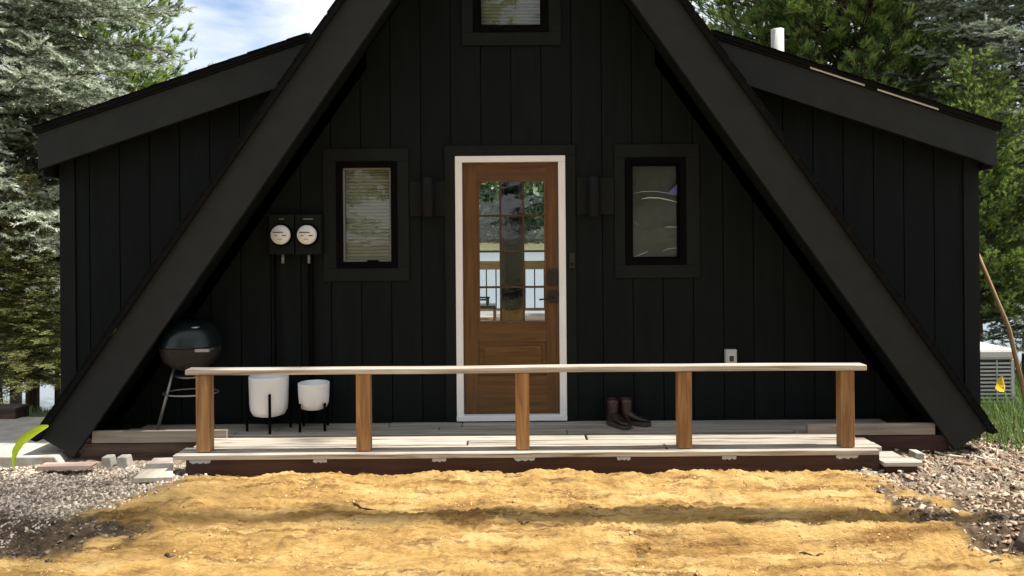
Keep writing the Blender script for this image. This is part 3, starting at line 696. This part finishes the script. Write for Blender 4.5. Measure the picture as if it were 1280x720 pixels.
# ------------------------------------------------------------------ left and right of the porch: slab, timbers, blocks, AC
def hz(x, y): return float(yard_z(np.array([x]), np.array([y]))[0])
o = MB().prism([(-5.2, -.23), (-3.42, -.23), (-3.50, -.115), (-5.2, -.10)], -.52, .75).build('concrete_slab', M['concrete'], bevel=.01); tag(o, 'pale grey concrete slab left of the left slanting beam', 'slab')
x = P(27, 538, 6.9)[0]
o = MB().box(x-1.1, x, .66, .86, -.12, -.005).build('timber', M['rough'], bevel=.012); tag(o, 'dark old timber lying at the far edge of the concrete slab', 'timber')
o = MB().prism([(P(45,590,5.45)[0], -.155), (P(112,588,5.45)[0], -.150), (P(118,583,5.45)[0], -.118), (P(50,584,5.45)[0], -.122)], -.74, -.64).build('lath', M['pink'], bevel=.004); tag(o, 'pinkish board scrap on the gravel below the left beam foot', 'board')
for px, sx, lab in ((127, .04, 'small grey concrete lump beside the pinkish board'), (147, .045, 'pale wedge of broken concrete left of the tilted plank')):
    x = P(px, 582, 5.5)[0]
    o = MB().prism([(x-sx, -.20), (x+sx*1.25, -.20), (x+sx*.75, -.098), (x-sx*.9, -.10)], -.60, -.52).build('concrete_lump', M['block'], bevel=.008); tag(o, lab, 'rubble', 'concrete rubble by the left beam')
# short plank end at the left end of the platform
x0, x1 = P(192, 580, 5.6)[0], P(218, 580, 5.45)[0]
mb = MB(); A = [(P(167,594,5.15)[0], -1.02, -.125), (P(217,593,5.15)[0], -1.02, -.118), (P(217,574,5.55)[0], -.62, -.098), (P(193,574,5.55)[0], -.62, -.10)]
mb.add([(x, y, z-.034) for x, y, z in A]+A, [(3,2,1,0), (4,5,6,7), (0,1,5,4), (1,2,6,5), (2,3,7,6), (3,0,4,7)])
tag(mb.build('plank', M['pale'], bevel=.004), 'short pale plank end lying at the left end of the platform', 'plank')
st = thing('low_step', (P(1122,585,5.2)[0], -.75, -.16), 'small grey two-board step at the right end of the platform', 'step')
sx0, sx1 = PX1-.035, PX1+.235
box('tread_board', M['deck'], st, sx0, sx1, -.93, -.80, -.115, -.085, .004); box('tread_board', M['deck'], st, sx0, sx1-.07, -.79, -.655, -.115, -.083, .004)
box('riser', M['rim'], st, sx0+.02, sx1-.03, -.915, -.885, -.20, -.1155); box('riser', M['rim'], st, sx0+.02, sx1-.10, -.70, -.67, -.20, -.1155)
x = P(1155, 582, 5.45)[0]
o = MB().prism([(x-.035, -.21), (x+.05, -.21), (x+.03, -.10), (x-.035, -.095)], -.66, -.56).build('concrete_lump', M['block'], bevel=.007); tag(o, 'grey concrete lump right of the low step', 'rubble')

d = 7.35; xr = P(1268, 480, d)[0]; zt_ = P(1250, 436, d)[1]; zb = P(1250, 519, d)[1]; y0 = CAMY+d
ac = thing('air_conditioner', (xr-.36, y0+.36, zb), 'grey air conditioner with louvred sides and white top behind the right wall', 'air conditioner')
box('core', M['acdark'], ac, xr-.70, xr-.02, y0+.03, y0+.70, zb+.03, zt_-.10)
box('base', M['acwhite'], ac, xr-.72, xr, y0, y0+.72, zb-.05, zb+.03, .01)
tp = box('top_cap', M['acwhite'], ac, xr-.735, xr+.012, y0-.012, y0+.735, zt_-.11, zt_, .03)
for xx in (xr-.72, xr-.03):
    for yy in (y0, y0+.69): box('corner_post', M['acwhite'], ac, xx, xx+.03, yy, yy+.03, zb+.031, zt_-.111)
z = zb+.05
while z < zt_-.125:
    mb = MB().box(xr-.689, xr-.031, y0+.002, y0+.02, z, z+.017).box(xr-.018, xr-.002, y0+.031, y0+.689, z, z+.017)
    mb.build('louvre', M['acwhite'], ac); z += .038
for k in range(1, 4): box('grille_bar', M['acwhite'], ac, xr-.72+.18*k, xr-.71+.18*k, y0-.004, y0+.0015, zb+.031, zt_-.111)

# leaning pole, marker flag
px0, px1 = P(1222, 310, 6.6), P(1282, 548, 6.3)
o = MB().tube([(3.915, .30, 1.72), ((px0[0]+px1[0])/2+.02, .22, .72), (4.40, .10, hz(4.4, .1)+.0)], [.016, .018, .021], 10).build('pole', M['stick']); tag(o, 'thin brown wooden pole leaning against the right cabin corner', 'pole')
fx, fz = P(1251, 480, 6.55); fy = .39; gxx = P(1262, 522, 6.55)[0]
t = thing('marker_flag', (gxx, fy, -.2), 'small yellow marker flag on a wire in the right grass', 'flag')
MB().tube([(gxx, fy, -.25), (gxx-.03, fy, .05), (fx+.015, fy, fz+.05)], .0028, 6).build('wire', M['wire'], t)
q = [(fx+.018, fy, fz+.085), (fx-.012, fy+.02, fz+.04), (fx-.058, fy-.01, fz-.035), (fx-.03, fy-.025, fz-.062), (fx+.02, fy-.01, fz-.07), (fx+.05, fy+.02, fz-.05), (fx+.045, fy+.01, fz-.01)]
MB().add(q+[(a, b+.0015, c) for a, b, c in q], [(0,1,6), (1,2,3), (1,3,4), (1,4,6), (4,5,6), (13,8,7), (10,9,8), (11,10,8), (13,11,8), (13,12,11)], True).build('flag_sheet', M['yellow'], t)

# bright strap leaf at the foot of the left beam, and a leaf caught on the roof edge
def strap(path, wd, name, lab, cat, fold=.25):
    mb_v = []; n = len(path)
    for i, (p, wv) in enumerate(zip(path, wd)):
        p = Vector(p); tdir = (Vector(path[min(i+1, n-1)])-Vector(path[max(i-1, 0)])).normalized()
        s = tdir.cross(Vector((0, -1, 0)));
        s = s.normalized() if s.length > .05 else Vector((1, 0, 0))
        mb_v += [p-s*wv+Vector((0, -wv*fold, 0)), p, p+s*wv+Vector((0, -wv*fold*1.3, 0))]
    v = np.array([tuple(q) for q in mb_v]); v2 = v+np.array([0, .0012, 0]); k = len(v)
    f = [];
    for i in range(n-1):
        for j in (0, 1):
            a = i*3+j; f += [(a, a+1, a+4, a+3), (a+k+3, a+k+4, a+k+1, a+k)]
    o = raw(name, np.concatenate([v, v2]), np.array(f), M['leafbright'], attr=rng.random(2*k), smooth=True)
    return tag(o, lab, cat)
d = 5.55; pl = [(23,583), (21.5,572), (23,562), (28,552), (35,545), (44,539), (51,535), (57,533.5)]
path = [(P(x, y, d)[0], CAMY+d-.05+.012*i, P(x, y, d)[1]) for i, (x, y) in enumerate(pl)]
strap(path, [.004,.014,.026,.028,.033,.027,.023,.008], 'leaf_blade', 'bright yellow-green drooping leaf at the foot of the left beam', 'leaf')
d = 5.67; path = [(P(x, y, d)[0], -.475, P(x, y, d)[1]) for x, y in ((127,431), (131,425), (136,419), (144,411))]
strap(path, [.003,.013,.012,.003], 'fallen_leaf', 'small pale green leaf caught on the left roof edge', 'leaf')

# ------------------------------------------------------------------ rear deck seen through the door glass
rdk = thing('rear_deck', (0, 8.3, -.1), 'wooden deck behind the cabin seen through the door glass', 'deck')
for k in range(11): box('deck_board', M['deck'], rdk, -3, 3, 7.17+k*.19, 7.17+k*.19+.182, -.06, -.022)
for x in (-2.7, 0, 2.7): box('pier', M['rough'], rdk, x-.07, x+.07, 9.0, 9.14, -2.4, -.061)
rrl = thing('rear_railing', (0, 9.2, 0), 'rear deck railing with yellow wood top and black balusters, through door glass', 'railing')
box('top_rail', mat('yellow_wood', (.42,.26,.08), .7, (.62,.42,.16), (2,20,20)), rrl, -3, 3, 9.16, 9.20, .90, 1.08, .004); box('bottom_rail', M['plank'], rrl, -3, 3, 9.16, 9.20, .04, .10, .004)
for k in range(30): box('baluster', M['blackmetal'], rrl, -2.95+k*.2, -2.925+k*.2, 9.168, 9.19, .101, .899)
for x in (-2.99, 2.91): box('post', M['plank'], rrl, x, x+.08, 9.201, 9.28, -.021, 1.1)
ch = thing('deck_chair', (-.62, 8.2, -.02), 'dark low chair on the rear deck, in the lower left door panes', 'chair')
box('seat', M['blackmetal'], ch, -.92, -.32, 7.95, 8.5, .20, .26, .01); box('backrest', M['blackmetal'], ch, -.92, -.85, 7.95, 8.5, .261, .52, .01)
for x in (-.91, -.37):
    for y in (7.96, 8.44): box('leg', M['blackmetal'], ch, x, x+.05, y, y+.05, -.02, .199)
for y in (7.94, 8.47): box('armrest', M['blackmetal'], ch, -.84, -.45, y, y+.05, .36, .39); box('arm_post', M['blackmetal'], ch, -.50, -.46, y+.005, y+.045, .262, .359)

# ------------------------------------------------------------------ trees
def unit(v): return v/np.maximum(np.linalg.norm(v, axis=-1, keepdims=True), 1e-9)
def needles(start, dirs, length, n, nl, nw, tint, g, spread=.9, fwd=.75):
    """thin triangles radiating from twig segments"""
    k = len(start)
    S = np.repeat(start, n, 0); Dd = np.repeat(dirs, n, 0); L = np.repeat(length, n); T = np.repeat(tint, n)
    t = g.random(k*n); base = S+Dd*(L*t)[:, None]
    r = g.normal(size=(k*n, 3)); r -= Dd*(r*Dd).sum(1)[:, None]; r = unit(r)
    nd = unit(r*spread+Dd*fwd+np.array([0, 0, .15])); ln = nl*(.7+.6*g.random(k*n))
    sd = unit(np.cross(nd, g.normal(size=(k*n, 3))))*(nw/2)
    v = np.empty((k*n, 3, 3)); v[:, 0] = base-sd; v[:, 1] = base+sd; v[:, 2] = base+nd*ln[:, None]
    tt = np.repeat(np.clip(T+g.normal(size=k*n)*.10, 0, 1), 3)
    return v.reshape(-1, 3), np.arange(k*n*3).reshape(-1, 3), tt
def tubes(P0, P1, r0, r1):
    """many 4-sided tapered sticks"""
    d = unit(P1-P0); a = np.cross(d, np.array([.2, .3, .93])); a = unit(a); b = np.cross(d, a); k = len(P0); v = np.empty((k, 6, 3))
    for q in range(3):
        c, s = math.cos(2.094*q), math.sin(2.094*q); o = a*c+b*s
        v[:, q] = P0+o*r0[:, None]; v[:, 3+q] = P1+o*r1[:, None]
    f = np.array([(0,1,4,3), (1,2,5,4), (2,0,3,5)])
    return v.reshape(-1, 3), (f[None]+(np.arange(k)*6)[:, None, None]).reshape(-1, 4)
def make_tree(name, kind, seed, H, Rb, t0, nb, mt, bark=None, dens=1.0, trunk_r=.14, needle=1.0, label='', cat='tree', group=None, flat=.8):
    g = np.random.default_rng(seed)
    root = thing(name, (0, 0, 0), label, cat, group)
    # trunk
    ph = g.random()*6; zs_ = np.linspace(0, H, 12)
    MB().tube([(.05*math.sin(ph+z*.7), .05*math.cos(ph+z*.9), z-.3) for z in zs_], [trunk_r*(1.25 if z == 0 else 1)*(1-z/H)**.8+.012 for z in zs_], 10).build('trunk', bark or M['bark'], root)
    sk0, sk1, ra, rb = [], [], [], []; ts, td, tl, tt = [], [], [], []
    for i in range(nb):
        t = t0+(1-t0)*((i+g.random())/nb)**1.05
        if t > .985: continue
        Lb = (Rb*(1-t)**flat+.12)*(.72+.45*g.random()); az = i*2.39996+g.normal()*.35
        h = np.array([math.cos(az), math.sin(az), 0.]); side = np.array([-h[1], h[0], 0.])
        up0 = (.55*t-.12 if kind == 'spruce' else .35*t+.12)+g.normal()*.08; dr = (.42 if kind == 'spruce' else .05)*(1-.6*t)
        n = max(5, int(Lb/.16)); s = np.linspace(0, 1, n)
        pts = np.array([0, 0, t*H-.3])+h*(s*Lb)[:, None]+np.array([0, 0, 1.])*(Lb*(up0*s-dr*s*s+.22*s**3))[:, None]+side*(g.normal()*.10*Lb*s*s)[:, None]
        bt = g.random()
        for j in range(n-1):
            sk0.append(pts[j]); sk1.append(pts[j+1]); r_ = .006+.014*Lb/2*(1-s[j]); ra.append(r_); rb.append(r_*.85)
        dead = g.random() < .06
        m2 = max(4, int(Lb*(9 if kind == 'spruce' else 10)*dens))
        for q in range(m2):
            u = .10+.9*(q+g.random())/m2; f = u*(n-1); j = min(int(f), n-2); p = pts[j]+(pts[j+1]-pts[j])*(f-j)
            ax = unit(pts[j+1]-pts[j]); sgn = 1 if q % 2 else -1
            l2 = (.20+.34*Lb*(1-u)**.8*.75)*(.6+.7*g.random()); l2 = min(l2, .75)
            d2 = unit(ax*(.75+.5*u)+side*sgn*(.9*(1-.5*u))+np.array([0, 0, g.normal()*.22-.05]))
            sk0.append(p); sk1.append(p+d2*l2); ra.append(.006); rb.append(.003)
            if dead: continue
            tw = np.clip(.5+.28*(bt-.5)+g.normal()*.22, 0, 1)
            if kind == 'spruce':
                ts.append(p+d2*l2*.25); td.append(d2); tl.append(l2*.8); tt.append(tw)
                m3 = max(2, int(l2/.11))
                for e in range(m3):
                    uu = .25+.75*(e+g.random())/m3; s3 = 1 if e % 2 else -1
                    d3 = unit(d2*.8+np.cross(d2, [0, 0, 1.])*s3*.8+np.array([0, 0, g.normal()*.25+.02]))
                    ts.append(p+d2*l2*uu); td.append(d3); tl.append(.11+.12*(1-uu)+.06*g.random()); tt.append(np.clip(tw-.08+.42*(u > .55 and uu > .6)+g.normal()*.10, 0, 1))
            else:
                m3 = max(2, int(l2/.10))
                for e in range(m3):
                    uu = .35+.65*(e+g.random())/m3
                    d3 = unit(d2*.7+g.normal(size=3)*.55+np.array([0, 0, .45])); 
                    ts.append(p+d2*l2*uu); td.append(d3); tl.append(.09+.05*g.random()); tt.append(np.clip(tw+g.normal()*.15, 0, 1))
    ts, td, tl, tt = map(np.array, (ts, td, tl, tt))
    if kind == 'spruce': v, f, a = needles(ts, td, tl, int(34*dens), .050*needle, .014*needle, tt, g, .7, .9)
    else: v, f, a = needles(ts, td, tl, int(30*dens), .11*needle, .013*needle, tt, g, .55, .9)
    raw('crown', v, f, mt, root, attr=a)
    v, f = tubes(np.array(sk0), np.array(sk1), np.array(ra), np.array(rb)); raw('branches', v, f, bark or M['twig'], root, kind='stuff')
    return root
def place(root, x, y, z, s=1, rz=0):
    root.location = (x, y, z); root.scale = (s, s, s); root.rotation_euler = (0, 0, rz); return root
def copy_tree(root, x, y, z, s, rz, label, group=None, mt=None):
    r = root.copy(); COL.objects.link(r); place(r, x, y, z, s, rz); r['label'] = label
    if group: r['group'] = group
    for c in root.children:
        k = c.copy(); COL.objects.link(k); k.parent = r
        if mt and c.name.startswith('crown'): k.material_slots[0].link = 'OBJECT'; k.material_slots[0].material = mt
    return r
def tz(x, y): return float(terr_z(np.array([float(x)]), np.array([float(y)]))[0])
GT = 'conifers around the cabin'
sp = make_tree('spruce_tree', 'spruce', 3, 12.5, 3.0, .185, 400, M['spruce'], label='large pale blue-green spruce filling the left edge of the picture', group=GT)
place(sp, -6.9, 3.5, tz(-6.9, 3.5))
pn_ = make_tree('pine_tree', 'pine', 5, 11., 2.7, .21, 230, M['pine'], label='bright green pine rising behind the right wing roof', group=GT, flat=.6)
place(pn_, 5.6, 6.3, tz(5.6, 6.3)-.2, 1.05, .4)
copy_tree(sp, 7.6, 4.6, tz(7.6, 4.6), .95, 2.2, 'pale spruce at the upper right edge behind the pine', GT)
copy_tree(pn_, -6.7, 5.7, tz(-6.7, 5.7)-.1, .92, 1.9, 'green pine rising behind the spruce beside the open sky', GT)
copy_tree(pn_, 6.0, 3.4, tz(6.0, 3.4)-.2, .40, 4.0, 'small young pine beside the right cabin wall', GT)
copy_tree(sp, -10.2, 6.2, tz(-10.2, 6.2), .9, 4.4, 'yellowish spruce behind the left blue-green one', GT, M['spruceg'])
copy_tree(sp, -5.95, 2.9, tz(-5.95, 2.9), .25, 1.0, 'small sunlit yellow-green spruce beside the left cabin wall', GT, M['spruceg'])
copy_tree(pn_, 4.75, 8.0, -1.6, .95, 5.0, 'pine by the lake shore, showing above the right roof', GT)
copy_tree(pn_, 7.1, 7.6, -1.5, 1.15, 2.4, 'taller pine between the others at the right shore', GT)
# bare lower trunks by the water on the left
for i, (px, rad, m_) in enumerate(((18, .085, 'barkpale'), (43, .055, 'bark'), (71, .055, 'bark'))):
    d = 12.3+i*.25; x = P(px, 480, d)[0]; y = CAMY+d
    t = thing('slender_tree', (x, y, tz(x, y)), ('pale trunk nearest the left picture edge, before the lake', 'thin dark trunk, second from the left edge, before the lake', 'thin dark trunk nearest the left cabin wall, before the lake')[i], 'tree', 'thin trunks by the lake')
    z0 = tz(x, y)
    MB().tube([(x, y, z0-.2), (x+.03, y, z0+2), (x-.02, y, z0+4.5), (x+.05, y, z0+7.5)], [rad*1.2, rad, rad*.8, rad*.3], 9).build('trunk', M[m_], t)
    g = np.random.default_rng(40+i); p0 = []; p1 = []
    for k in range(26):
        h_ = 1.6+5.6*g.random(); a = g.random()*6.28; L_ = .4+.7*g.random(); p = np.array([0, 0, h_]); p0.append(p); p1.append(p+np.array([math.cos(a)*L_, math.sin(a)*L_, -.1+.35*g.random()]))
    p0, p1 = np.array(p0), np.array(p1)
    v, f = tubes(p0, p1, np.full(26, .011), np.full(26, .004)); raw('branches', v, f, M['twig'], t, kind='stuff')
    st_, dr_ = [], []
    for a_, b_ in zip(p0, p1):
        for e in range(9):
            u = .3+.7*g.random(); st_.append(a_+(b_-a_)*u+g.normal(size=3)*.05); dr_.append(unit(unit(b_-a_)*.6+g.normal(size=3)*.5))
    v, f, a_ = needles(np.array(st_), np.array(dr_), np.full(len(st_), .1), 26, .10, .008, g.random(len(st_)), g, .6, .9); raw('crown', v, f, M['pine'], t, attr=a_)
# trees behind the viewer: their trunk shadow crosses the sand and the panes mirror them
tp_ = thing('tall_pine', (4.1, -1.9, -.3), 'tall pine trunk just past the right edge, shading the sand', 'tree')
MB().tube([(4.1, -1.9, -.35), (4.1, -1.9, .0), (4.13, -1.88, 3), (4.09, -1.85, 6), (4.15, -1.9, 10.5), (4.15, -1.9, 15)], [.24, .15, .115, .10, .08, .04], 14).build('trunk', M['bark'], tp_)
g = np.random.default_rng(77); p0, p1, st_, dr_ = [], [], [], []
for k in range(60):
    h_ = 11.4+3.7*k/60; a = k*2.4; L_ = (1.5-.2*(h_-11.4))*(.6+.5*g.random()); p = np.array([.05, .02, h_]); e = p+np.array([math.cos(a)*L_, math.sin(a)*L_, .15+.3*g.random()]); p0.append(p); p1.append(e)
    for q in range(14): u = .3+.7*g.random(); st_.append(p+(e-p)*u+g.normal(size=3)*.12); dr_.append(unit(unit(e-p)*.4+g.normal(size=3)*.5+np.array([0,0,.4])))
for k in range(7):
    h_ = 2.6+6.0*k/7; a = g.random()*6.28; p0.append(np.array([.03, .02, h_])); p1.append(p0[-1]+np.array([math.cos(a)*.6, math.sin(a)*.6, .1]))
v, f = tubes(np.array(p0), np.array(p1), np.full(len(p0), .022), np.full(len(p0), .007)); raw('branches', v, f, M['twig'], tp_, kind='stuff')
v, f, a_ = needles(np.array(st_), np.array(dr_), np.full(len(st_), .12), 40, .13, .010, g.random(len(st_)), g, .6, .9); raw('crown', v, f, M['pine'], tp_, attr=a_)
for i, (x, y, s, rz, k, lab) in enumerate(((-7.5, -17, 1.3, .3, 0, 'spruce mirrored in the blind window glass'), (-2.5, -21, 1.5, 1.2, 1, 'pine mirrored in the top window glass'), (3.2, -19, 1.4, 2.6, 0, 'spruce mirrored in the dark right window'), (8.2, -17.5, 1.25, 4, 1, 'pine mirrored at the edge of the right window'), (-12, -21, 1.5, 5, 1, 'pine far behind the viewer on the left'), (13, -22, 1.6, .9, 0, 'spruce far behind the viewer on the right'))):
    copy_tree(sp if k == 0 else pn_, x, y, tz(x, y), s, rz, lab, 'trees across the yard, mirrored in the glass')
# far shore woods
g = np.random.default_rng(5); vv, ff, aa = [], [], []; n0 = 0
for k in range(900):
    x = g.uniform(-420, 420); y = 232+g.random()*40; h_ = g.uniform(15, 27); r_ = h_*g.uniform(.16, .34); q = 110; zb = -.5+(y-232)*.15
    u = g.random(q); a = g.random(q)*6.28; rr_ = r_*(1-u*.9)*np.sqrt(g.random(q)); c = np.stack([x+rr_*np.cos(a), y+rr_*np.sin(a), zb+h_*(.06+.94*u)], 1)
    o1 = g.normal(size=(q, 3))*h_*.06; o2 = g.normal(size=(q, 3))*h_*.06
    v = np.stack([c-o1*.5, c+o1, c+o2], 1).reshape(-1, 3); vv.append(v); ff.append(np.arange(q*3).reshape(-1, 3)+n0); n0 += q*3; aa.append(np.repeat(np.clip(g.random()+g.normal(size=q)*.15, 0, 1), 3))
o = raw('far_woods', np.concatenate(vv), np.concatenate(ff), M['farleaf'], attr=np.concatenate(aa)); tag(o, 'distant belt of woods on the far lake shore', 'woods', kind='stuff')

# ------------------------------------------------------------------ ground litter
def chips(name, n, fx_, lmin, lmax, wr, hr, mt, lab, cat, seed, zoff=0.):
    g = np.random.default_rng(seed); x, y = fx_(g, n); n = len(x); z = yard_z(x, y)+zoff
    L = g.uniform(lmin, lmax, n)*g.uniform(.5, 1, n); W = L*g.uniform(*wr, n); Hh = L*g.uniform(*hr, n); a = g.random(n)*6.28; pt_ = g.normal(size=n)*.28; rl = g.normal(size=n)*.3
    base = np.array([(-1,-1,0),(1,-.8,0),(.9,1,0),(-.8,.9,0),(-.8,-.7,1),(.75,-.7,1),(.7,.8,1),(-.7,.6,1)], float)
    b = base[None]*np.stack([L/2, W/2, Hh], 1)[:, None, :]; b = b*(1+g.normal(size=b.shape)*.16)
    ca, sa = np.cos(a), np.sin(a)
    X = b[..., 0]*ca[:, None]-b[..., 1]*sa[:, None]; Y = b[..., 0]*sa[:, None]+b[..., 1]*ca[:, None]; Zz = b[..., 2]+b[..., 0]*pt_[:, None]+b[..., 1]*rl[:, None]
    v = np.stack([X+x[:, None], Y+y[:, None], Zz+z[:, None]-.003], -1).reshape(-1, 3)
    f = np.array([(4,5,6,7),(0,1,5,4),(1,2,6,5),(2,3,7,6),(3,0,4,7)]); f = (f[None]+(np.arange(n)*8)[:, None, None]).reshape(-1, 4)
    o = raw(name, v, f, mt, attr=np.repeat(g.random(n), 8)); return tag(o, lab, cat, kind='stuff')
M['chip'] = leafmat('wood_chips', (.035,.02,.012), (.22,.14,.085), (.56,.45,.33), .0)
M['gravel'] = leafmat('gravel_stones', (.12,.08,.05), (.50,.41,.31), (.80,.72,.61), .0)
M['litter'] = leafmat('sand_litter', (.22,.115,.035), (.42,.25,.085), (.66,.43,.18), .0)
def region(fn, x0, x1, y0, y1, p=1):
    def f(g, n):
        x = g.uniform(x0, x1, n); y = g.uniform(y0, y1, n); k = g.random(n) < fn(x, y)**p; return x[k], y[k]
    return f
chips('gravel_bed', 42000, region(lambda x, y: nonsand(x, y)*(1-.7*soilmask(x, y)), -4.6, -1.6, -2.6, -.55), .006, .026, (.5, 1), (.3, .7), M['gravel'], 'pale gravel and stones left of the sand', 'gravel', 1)
chips('wood_chip_mulch', 26000, region(lambda x, y: np.maximum(nonsand(x, y), .8*soilmask(x, y)), 1.9, 4.8, -3.0, .5), .010, .075, (.12, .5), (.08, .25), M['chip'], 'scattered bark and wood chips right of the sand', 'wood chips', 2)
chips('dark_litter', 5000, region(lambda x, y: soilmask(x, y)*(x < 0), -4.6, -1.8, -2.7, -.9), .012, .05, (.2, .7), (.2, .4), leafmat('dark_duff', (.035,.024,.015), (.10,.07,.045), (.26,.20,.14), 0), 'dark clods and duff at the left edge of the sand', 'duff', 3)
chips('sand_clods', 30000, region(lambda x, y: (1-nonsand(x, y))*(1-soilmask(x, y))*np.clip(.35+1.3*fbm(x*3, y*5, 3), 0, 1), -3.6, 3.6, -3.2, -.95), .004, .018, (.5, 1), (.2, .5), M['litter'], 'small clods of the yellow sand', 'sand clods', 4)
# individual sticks and leaves lying on the sand
for i, (px, py, L_, lab) in enumerate(((455, 636, .16, 'dark twig on the sand left of the middle'), (213, 679, .08, 'curled dark leaf scrap on the lower left sand'), (1015, 689, .13, 'dark bark strip on the lower right sand'), (655, 653, .06, 'dark leaf scrap on the sand in the shadow band'), (1135, 624, .07, 'dark chunk of bark at the edge of the wood chips'), (1245, 697, .10, 'thin dark twig near the lower right corner'), (745, 640, .10, 'thin twig on the sand right of the middle'))):
    d = 1.66*F/(py-300); x, y = P(px, py, d)[0], CAMY+d; a = random.uniform(-.5, .5); z = hz(x, y)
    pts = [(x+math.cos(a)*L_*(u-.5), y+math.sin(a)*L_*(u-.5)+.01*math.sin(9*u), hz(x+math.cos(a)*L_*(u-.5), y+math.sin(a)*L_*(u-.5))+.006+.006*math.sin(5*u+i)) for u in np.linspace(0, 1, 6)]
    r_ = .006 if L_ > .09 else .010
    tag(MB().tube(pts, [r_*.5, r_, r_*.8, r_*1.1, r_*.7, r_*.3], 6).build('twig', M['rough']), lab, 'twig', 'bits of twig on the sand')
for i, (px, py, L_, a, lab) in enumerate(((1292, 672, .34, .6, 'thick root or log at the right picture edge'), (1200, 572, .34, -.5, 'pale stick on the wood chips below the right beam foot'), (1222, 583, .30, -.25, 'longer brown stick on the chips below the grass'))):
    d = 1.66*F/(py-300); x, y = P(px, py, d)[0], CAMY+d; r_ = (.045, .010, .013)[i]
    pts = [(x+math.cos(a)*L_*(u-.5), y+math.sin(a)*L_*(u-.5), hz(x+math.cos(a)*L_*(u-.5), y+math.sin(a)*L_*(u-.5))+r_*.6) for u in np.linspace(0, 1, 6)]
    tag(MB().tube(pts, [r_*.7, r_, r_*1.05, r_*.95, r_, r_*.6], 9).build('stick', (M['bark'], M['pale'], M['stick'])[i]), lab, 'stick')
# grass
def grass(name, n, x0, x1, y0, y1, hmin, hmax, fn, lab, seed, zf):
    g = np.random.default_rng(seed); x = g.uniform(x0, x1, n); y = g.uniform(y0, y1, n); k = g.random(n) < fn(x, y); x, y = x[k], y[k]; n = len(x)
    z = zf(x, y); h_ = g.uniform(hmin, hmax, n); a = g.random(n)*6.28; le = g.uniform(.1, .7, n)*h_; wv = g.uniform(.004, .008, n)
    c, s = np.cos(a), np.sin(a); v = np.empty((n, 5, 3)); px_, py_ = -s*wv/2, c*wv/2
    for q, (u, t) in enumerate(((0, -1), (0, 1), (.55, 1), (.55, -1))): v[:, q] = np.stack([x+c*le*u*u+px_*t, y+s*le*u*u+py_*t, z-.01+h_*u], 1)
    v[:, 4] = np.stack([x+c*le, y+s*le, z+h_*.95], 1)
    f = np.array([(0,1,2),(0,2,3),(3,2,4)]); f = (f[None]+(np.arange(n)*5)[:, None, None]).reshape(-1, 3)
    tag(raw(name, v.reshape(-1, 3), f, M['grass'], attr=np.repeat(g.random(n), 5)), lab, 'grass', kind='stuff')
def gz(x, y): return np.maximum(yard_z(x, y), terr_z(x, y))
grass('grass', 26000, 3.3, 6.4, -.75, 3.6, .05, .17, lambda x, y: np.clip(sstep(3.55, 4.0, x+.35*y)*(.25+1.5*(fbm(x*2.2, y*2.2, 3)+.45)), 0, 1)*((x > 3.95) | (y < -.1)), 'green grass growing right of the cabin by the air conditioner', 21, gz)
grass('shore_grass', 14000, -9.5, -3.9, 1.2, 6.0, .03, .10, lambda x, y: np.full_like(x, .7), 'grass behind the concrete slab on the left', 22, lambda x, y: terr_z(x, y))
